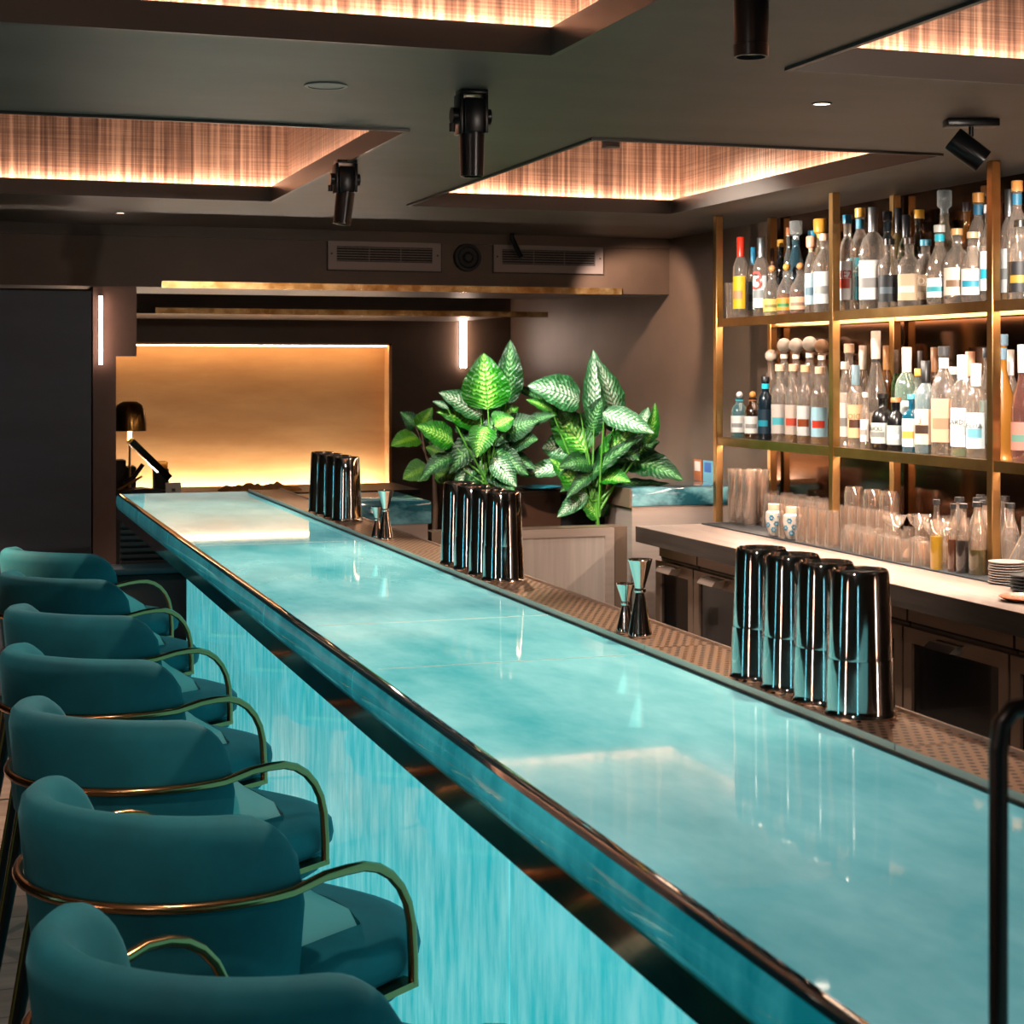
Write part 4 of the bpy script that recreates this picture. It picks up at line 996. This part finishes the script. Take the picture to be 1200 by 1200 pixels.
L2 = [(679, 470, 630, 446, 38, PA), (646, 478, 602, 444, 12, DKL), (648, 482, 622, 466, 12, BR), (696, 497, 701, 410, 26, PA), (722, 495, 714, 426, 27, PA), (706, 484, 764, 502, 24, PA),
      (688, 530, 648, 474, 40, BR), (676, 524, 634, 520, 36, PA), (668, 546, 608, 552, 20, PA), (688, 582, 658, 540, 30, BR), (706, 542, 743, 494, 26, BR), (714, 556, 748, 512, 26, DKL),
      (736, 540, 795, 548, 34, DKL), (757, 520, 773, 484, 15, BR), (750, 506, 761, 474, 14, PA), (712, 568, 782, 562, 10, DKL), (688, 578, 652, 604, 18, PA), (697, 566, 684, 532, 24, DKL),
      (702, 606, 682, 584, 20, BR), (706, 606, 712, 574, 14, DKL), (712, 548, 726, 520, 24, DKL), (690, 510, 700, 470, 24, DKL), (734, 536, 768, 516, 26, DKL), (708, 500, 740, 480, 26, DKL), (672, 500, 660, 480, 20, DKL),
      (704, 560, 735, 560, 22, BR), (690, 560, 660, 570, 18, DKL), (720, 520, 745, 530, 26, DKL)]
rq = random.Random(9)
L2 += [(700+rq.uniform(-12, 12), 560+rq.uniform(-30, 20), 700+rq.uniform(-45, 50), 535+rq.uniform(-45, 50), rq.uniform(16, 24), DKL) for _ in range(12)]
b2 = at_d(702, 700, 8.14); b2.z = 0; b2.y = 7.62; b2.x = x_at(700, 7.62)
plant('dumb_cane_plant', 'tall leafy plant with pale veined leaves behind the stainless cabinet, right of the pair', 'potted plant', b2, b2.x*ST+b2.y*CT, (698, 585), L2, .62)
L1 = [(593, 474, 601, 403, 28, DKL), (572, 480, 566, 418, 46, BR), (565, 486, 520, 458, 27, PA), (565, 498, 520, 476, 33, BR), (531, 518, 494, 497, 28, BR), (526, 479, 508, 467, 9, PA), (565, 504, 526, 552, 26, DKL),
      (530, 534, 493, 553, 19, DKL), (560, 538, 531, 573, 19, PA), (575, 498, 606, 473, 22, BR), (590, 508, 627, 490, 30, DKL), (617, 496, 646, 484, 15, DKL), (582, 508, 617, 524, 30, DKL), (578, 536, 604, 568, 22, PA),
      (562, 540, 584, 556, 20, PA), (590, 530, 626, 544, 18, DKL), (570, 500, 558, 530, 26, BR), (588, 520, 605, 545, 24, DKL), (548, 545, 520, 535, 18, BR), (560, 550, 545, 575, 16, DKL), (585, 545, 598, 575, 18, DKL), (568, 480, 556, 462, 24, DKL),
      (580, 500, 600, 486, 26, BR), (600, 520, 625, 512, 26, DKL), (545, 520, 520, 545, 22, DKL), (560, 520, 540, 500, 24, DKL)]
rq = random.Random(5)
L1 += [(571+rq.uniform(-12, 12), 545+rq.uniform(-25, 15), 571+rq.uniform(-48, 48), 530+rq.uniform(-45, 45), rq.uniform(16, 24), DKL) for _ in range(12)]
b1 = Vector((x_at(562, 7.72), 7.72, 0))
plant('dumb_cane_plant', 'tall leafy plant with bright green striped leaves, left of the pair', 'potted plant', b1, b1.x*ST+b1.y*CT, (572, 560), L1, .62)
L3 = [(492, 503, 503, 481, 18, OL), (490, 513, 462, 517, 23, OL), (502, 548, 474, 557, 25, OL), (488, 500, 474, 484, 17, DKL), (525, 538, 500, 520, 16, OL), (503, 520, 512, 498, 14, DKL), (510, 556, 545, 560, 18, OL)]
b3 = Vector((x_at(508, 8.1), 8.1, 0))
plant('rubber_plant', 'smaller plant with round olive leaves beside the golden panel', 'potted plant', b3, b3.x*ST+b3.y*CT, (508, 545), L3, .72, tr='trunk')

# keep bottles and glasses from touching
def relax(items, fixed, xlo, xhi):
    home = [o.location.y for o, r in items]
    for it in range(260):
        for i in range(len(items)):
            for j in range(i+1, len(items)):
                (o1, r1), (o2, r2) = items[i], items[j]
                if abs(o1.location.z-o2.location.z) > .3: continue
                dx, dy = o2.location.x-o1.location.x, o2.location.y-o1.location.y; L_ = math.hypot(dx, dy) or 1e-4; need = r1+r2+.002
                if L_ < need:
                    s = (need-L_)*.5/L_
                    o1.location.x -= dx*s; o1.location.y -= dy*s; o2.location.x += dx*s; o2.location.y += dy*s
            o, r = items[i]
            if it < 200: o.location.y += (home[i]-o.location.y)*.02
            for fx, fy, fr_ in fixed:
                dx, dy = o.location.x-fx, o.location.y-fy; L_ = math.hypot(dx, dy) or 1e-4
                if L_ < r+fr_: o.location.x += dx/L_*(r+fr_-L_); o.location.y += dy/L_*(r+fr_-L_)
            o.location.x = min(max(o.location.x, xlo+r), xhi-r); o.location.y = min(o.location.y, 7.225-r)
POSTS = [(x, y, .025) for x in (SX0, SX1) for y in YP]
relax(RB, POSTS, SX0+.02, 3.724)
pl_ = [tuple(on_z(1180, 684, ZW))[:2]+(.064,), tuple(on_z(1207, 693, ZW))[:2]+(.066,)]
relax(RG, POSTS+pl_+[(3.462, y, .038) for y in (7.185, 7.105, 7.025)]+[(3.545, y, .038) for y in (7.15, 7.065)], 3.31, 3.725)

# ---------------------------------------------------------------- ceiling fixtures
def cylm(p0, p1, r, b=None, seg=24, r2=None):
    b = b or MB(); return b.tube([p0, p1], r, seg, radii=[r, r2 or r])
def spot_lamp(name, loc, aim, energy, ang, col=(1, .86, .72), blend=.5, size=.03):
    l = bpy.data.lights.new(name, 'SPOT'); l.energy = energy; l.spot_size = math.radians(ang); l.spot_blend = blend; l.color = col; l.shadow_soft_size = size
    o = bpy.data.objects.new(name, l); COL.objects.link(o); o.location = loc
    o.rotation_euler = (Vector(aim)-Vector(loc)).to_track_quat('-Z', 'Y').to_euler(); return o
def stage_spot(px, py, py2, label, tilt=0, bx=0):
    p = on_z(px, py, ZC); d = F*(CZ-ZC)/(py-HY); H = (py2-py)*d/F
    t = thing('ceiling_spotlight', p, label, 'spotlight', 'black cylinder spotlights under the ceiling')
    r = .033
    MB().box(-.035, .035, -.03, .03, -.012, -.0005, bev=.002).build('mount_plate', 'black_lamp', t)
    MB().box(-.04, -.03, -.028, .028, -H*.52, -.012, bev=.002).build('bracket', 'black_lamp', t)
    MB().box(.026, .036, -.028, .028, -H*.5, -.012, bev=.002).build('bracket', 'black_lamp', t)
    MB().tube([(-.055, 0, -H*.3), (.048, 0, -H*.3)], .021, 20).build('pivot_knob', 'black_lamp', t)
    MB().box(-.03, .026, -.034, .034, -H*.52, -H*.10, bev=.008).build('driver_box', 'black_lamp', t)
    MB().tube([(-.056, -.01, -H*.4), (-.056, -.01, -H*.5)], .008, 10).build('cable_gland', 'black_lamp', t)
    hz = Vector((tilt, 0, -1)).normalized()
    top = Vector((0, 0, -H*.5)); end = top+hz*H*.5
    MB().lathe([(0, 0), (r, 0), (r*.92, H*.5-.003), (r*.92, H*.5), (r*.84, H*.5), (r*.84, H*.44), (0, H*.44)], 32, mtx=Matrix.Translation(top) @ hz.to_track_quat('Z', 'Y').to_matrix().to_4x4()).build('lamp_body', 'black_lamp', t)
    MB().lathe([(0, H*.445), (r*.8, H*.445), (r*.8, H*.455), (0, H*.46)], 24, mtx=Matrix.Translation(top) @ hz.to_track_quat('Z', 'Y').to_matrix().to_4x4()).build('lens', 'lens', t)
    return t, p+end
t, e1 = stage_spot(553, 106, 207, 'black adjustable spotlight, middle of the three above the bar')
t, e2 = stage_spot(405, 188, 263, 'black adjustable spotlight, furthest of the three above the bar', -.12)
p3 = on_z(880, -48, ZC); t = thing('ceiling_spotlight', p3, 'black cylinder spotlight nearest the camera, cut by the top edge', 'spotlight', 'black cylinder spotlights under the ceiling')
MB().lathe([(0, -.0005), (.02, -.0005), (.02, -.012), (.0, -.012)], 24).build('mount_plate', 'black_lamp', t)
MB().lathe([(.0, -.012), (.03, -.014), (.032, -.02), (.030, -.150), (.031, -.151), (.0305, -.172), (.026, -.172), (.026, -.16), (0, -.16)], 36).build('lamp_body', 'black_lamp', t)
MB().lathe([(0, -.161), (.025, -.161), (.024, -.166), (0, -.168)], 24).build('lens', 'lens', t)
e3 = p3+Vector((0, 0, -.18))
# square plate spot
p5 = on_z(1138, 140, ZC); t = thing('ceiling_spotlight', p5, 'black tilted cylinder spotlight on a square ceiling plate by the shelves', 'spotlight', 'black cylinder spotlights under the ceiling', rz=-.3)
MB().box(-.075, .075, -.03, .03, -.022, -.0005, bev=.003).build('mount_plate', 'black_lamp', t)
MB().tube([(0, 0, -.02), (0, 0, -.05)], .007, 10).build('swivel', 'black_lamp', t)
hz = Vector((.62, -.1, -.5)).normalized(); tp = Vector((-.03, 0, -.05))
MB().lathe([(0, 0), (.034, 0), (.036, .003), (.036, .11), (.033, .11), (.033, .095), (0, .095)], 32, mtx=Matrix.Translation(tp-hz*.03+Vector((0, 0, -.022))) @ hz.to_track_quat('Z', 'Y').to_matrix().to_4x4()).build('lamp_body', 'black_lamp', t)
MB().lathe([(0, .096), (.032, .096), (0, .1)], 24, mtx=Matrix.Translation(tp-hz*.03+Vector((0, 0, -.022))) @ hz.to_track_quat('Z', 'Y').to_matrix().to_4x4()).build('lens', 'lens', t)
# spot in the far right recess, thin spot on the soffit
px6 = at_d(716, 150, 6.2); t = thing('ceiling_spotlight', (px6.x, px6.y, ZC+.6), 'short black spotlight hanging inside the far right ceiling recess', 'spotlight', 'black cylinder spotlights under the ceiling')
z6 = CZ+(HY-173)*6.2/F-(ZC+.6)
MB().lathe([(0, z6), (.034, z6), (.034, z6+.11), (0, z6+.112)], 28).build('lamp_body', 'black_lamp', t)
MB().tube([(0, 0, z6+.11), (0, 0, 0)], .008, 8).build('stem', 'black_lamp', t)
t = thing('mini_spotlight', (x_at(600, 8.50), 8.50, ZC), 'thin black spotlight hanging in front of the right air vent', 'spotlight')
MB().tube([(0, 0, -.0005), (0, 0, -.035)], .011, 12).build('stem', 'black_lamp', t)
MB().tube([(0, 0, -.03), (.04, -.03, -.13)], .014, 16).build('lamp_body', 'black_lamp', t)
# recessed downlights
for px, py, r, lb, lit in ((382, 100, .055, 'round grey recessed speaker grille in the ceiling, left of the near spotlight', 0), (963, 121, .028, 'small round recessed downlight in the ceiling, right half', 1), (141, 249, .026, 'tiny recessed downlight in the ceiling near the left wall', 1)):
    p = on_z(px, py, ZC); t = thing('recessed_downlight' if lit else 'ceiling_speaker', p, lb, 'downlight' if lit else 'speaker')
    MB().lathe([(r*.8, -.001), (r*.82, -.004), (r, -.003), (r, -.0005), (r*.8, -.0005)], 32, close=True).build('ring', 'grey_ring' if not lit else 'black_lamp', t)
    MB().lathe([(0, -.002), (r*.8, -.002), (r*.8, -.0005), (0, -.0005)], 32).build('grille' if not lit else 'lens', mat('grille_grey', '#8a8681', .5) and 'grille_grey' if not lit else 'lens_glow', t)
# vents & round speaker on the soffit
def zs_at(px, py, Y):
    X = x_at(px, Y); d = X*ST+Y*CT; return CZ+(HY-py)*d/F
for pa, pb, ya, yb, lb in ((384, 516, 280, 317, 'rectangular air vent left of the round speaker on the beam'), (578, 706, 284, 320, 'rectangular air vent right of the round speaker on the beam')):
    xa3, xb3 = x_at(pa, YS), x_at(pb, YS); zt3 = zs_at((pa+pb)/2, ya, YS); zb3 = zs_at((pa+pb)/2, yb, YS)
    t = thing('air_vent', (xa3, YS-.001, zb3), lb, 'air vent', 'air vents on the beam'); W_, Hh = xb3-xa3, zt3-zb3; f = Hh*.26
    fr = MB(); fr.box(0, W_, -.012, 0, 0, f).box(0, W_, -.012, 0, Hh-f, Hh).box(0, W_*.075, -.012, 0, f, Hh-f).box(W_*.925, W_, -.012, 0, f, Hh-f).build('frame', mat('vent_frame', '#7a6e68', .4, .2), t)
    MB().box(-.006, W_+.006, -.005, 0, -.006, 0).box(-.006, W_+.006, -.005, 0, Hh, Hh+.006).box(-.006, 0, -.005, 0, 0, Hh).box(W_, W_+.006, -.005, 0, 0, Hh).build('edge', 'black_gap', t)
    MB().box(W_*.075, W_*.925, -.002, 0, f, Hh-f).build('backing', 'black_gap', t)
    for k in range(6):
        z = f+(Hh-2*f)*(k+.5)/6; MB().box(W_*.076, W_*.924, -.010, -.003, z-.0016, z+.0016).build('slat', mat('vent_slat', '#6e625b', .4, .2), t)
    for q in (.36, .64): MB().box(W_*q-.002, W_*q+.002, -.012, -.0105, f, Hh-f).build('mullion', 'vent_slat', t)
    for q in (.03, .97): MB().tube([(W_*q, -.0125, Hh/2), (W_*q, -.014, Hh/2)], .005, 10).build('screw', 'black_gap', t)
t = thing('wall_speaker', (x_at(547, YS), YS-.001, zs_at(547, 302, YS)), 'round black speaker between the two air vents', 'speaker')
mt = Matrix.Rotation(PI/2, 4, 'X')
MB().lathe([(0, .02), (.05, .022), (.058, .03), (.072, .028), (.075, .0), (0, 0)], 36, mtx=mt).build('ring', 'black_matte', t)
MB().lathe([(0, .035), (.02, .034), (.03, .023), (.0, .021)], 28, mtx=mt).build('cone', 'black_matte', t)
# vertical light tubes
for pxx, ya, yb, Y, lb, r in ((543, 374, 431, YB-.03, 'short vertical glowing light tube on the back wall above the plants', .022), (118, 347, 427, 8.62, 'thin vertical glowing light tube on the pier at the left', .008)):
    X = x_at(pxx, Y); za, zb4 = zs_at(pxx, ya, Y), zs_at(pxx, yb, Y)
    t = thing('wall_tube_light', (X, Y, zb4), lb, 'wall light', 'vertical tube lights')
    MB().tube([(0, 0, 0), (0, 0, za-zb4)], r, 16).build('tube', 'tube_light', t)
    MB().box(-r*.8, r*.8, r*.6, r+.005, .0, za-zb4+.01).build('bracket', 'black_metal', t)

for X, Y, lb, col in ((-3.15, 1.2, 'nearest the entrance', 'tube_light'), (-3.15, 3.2, 'opposite the middle stools', 'tube_cyan'), (-1.6, -1.55, 'left end of the entrance wall', 'tube_cyan'), (3.3, -1.55, 'right end of the entrance wall', 'tube_light')):  # unseen tubes, added to give the chrome bright streaks
    t = thing('wall_tube_light', (X, Y, .7), 'tall unseen tube light added behind the camera for reflections, '+lb, 'wall light', 'vertical tube lights')
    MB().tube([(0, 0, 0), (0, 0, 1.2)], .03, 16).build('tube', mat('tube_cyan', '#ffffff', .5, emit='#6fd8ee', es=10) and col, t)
# ---------------------------------------------------------------- lights
W = (1, .80, .62)
spot_lamp('spot_bar_middle', e1+Vector((0, 0, -.03)), (.9, 4.0, 1.1), 81, 75, W)
spot_lamp('spot_bar_far', e2+Vector((0, 0, -.03)), (.85, 5.6, 1.1), 81, 75, W)
spot_lamp('spot_bar_near', e3+Vector((0, 0, -.03)), (1.0, 2.6, 1.1), 72, 75, W)
spot_lamp('spot_shelves', p5+Vector((.08, 0, -.15)), (3.6, 4.7, 1.6), 207, 100, (1, .88, .76))
spot_lamp('spot_shelves_far', (2.5, 6.4, 2.28), (3.6, 6.5, 1.5), 192, 110, (1, .88, .76))
spot_lamp('spot_worktop', (2.6, 5.4, 2.28), (3.1, 5.6, .9), 211, 80, (1, .82, .66))
spot_lamp('spot_plants', (x_at(600, 7.3)-.3, 7.0, 2.27), (b2.x-.05, 7.65, 1.25), 168, 46, (1, .95, .88), .4, .02)
spot_lamp('spot_plants_left', (1.5, 6.9, 2.27), (b1.x, 7.72, 1.3), 126, 50, (1, .95, .88), .4, .02)
spot_lamp('spot_wall', (3.0, 8.1, 2.28), (3.76, 8.7, 1.75), 108, 60, (1, .75, .62))
spot_lamp('spot_aisle', (2.0, 5.8, 2.27), (2.1, 7.3, .4), 164, 70, (1, .82, .68))
spot_lamp('fill_stools_far', (-.1, 6.3, 2.29), (.35, 6.0, .7), 37, 95, (1, .85, .74))  # this and the next two: unseen fill lamps added over the stools
spot_lamp('fill_stools_mid', (-.1, 4.3, 2.29), (.4, 4.0, .7), 48, 95, (1, .85, .74))
spot_lamp('fill_stools_near', (.1, 2.0, 2.29), (.45, 2.4, .7), 43, 95, (1, .85, .74))
spot_lamp('spot_floor_left', (-.8, 6.6, 2.29), (-.5, 6.9, 0), 594, 80, (1, .66, .45))
spot_lamp('fill_entrance', (-1.2, 0.2, 2.29), (.6, 4.5, .6), 37, 100, (1, .86, .76))  # unseen fill lamp added beside the camera, no fixture
spot_lamp('fill_aisle_near', (2.1, 2.2, 2.29), (2.5, 4.6, .6), 81, 100, (1, .82, .68))  # added fill for the near aisle, outside the frame
w = bpy.data.worlds.new('World'); S.world = w; w.use_nodes = True
w.node_tree.nodes['Background'].inputs[0].default_value = (.36, .34, .33, 1); w.node_tree.nodes['Background'].inputs[1].default_value = .3

# ---------------------------------------------------------------- camera and view
cd = bpy.data.cameras.new('camera'); cam = bpy.data.objects.new('camera', cd); COL.objects.link(cam)
cam.location = (0, 0, CZ); cam.rotation_euler = (PI/2, 0, -TH)
cd.sensor_width = 36; cd.lens = F/1200*36; cd.shift_y = (HY-600)/1200; cd.clip_start = .05; cd.clip_end = 60
cd.dof.use_dof = True; cd.dof.focus_distance = 4.2; cd.dof.aperture_fstop = 14
S.camera = cam
S.view_settings.view_transform = 'Standard'; S.view_settings.look = 'None'; S.view_settings.exposure = 0.0; S.view_settings.gamma = 1
S.view_settings.use_curve_mapping = False
c = S.cycles
c.max_bounces = 14; c.diffuse_bounces = 4; c.glossy_bounces = 5; c.transmission_bounces = 12; c.transparent_max_bounces = 40
c.caustics_reflective = False; c.caustics_refractive = False; c.sample_clamp_indirect = 6
c.use_denoising = True
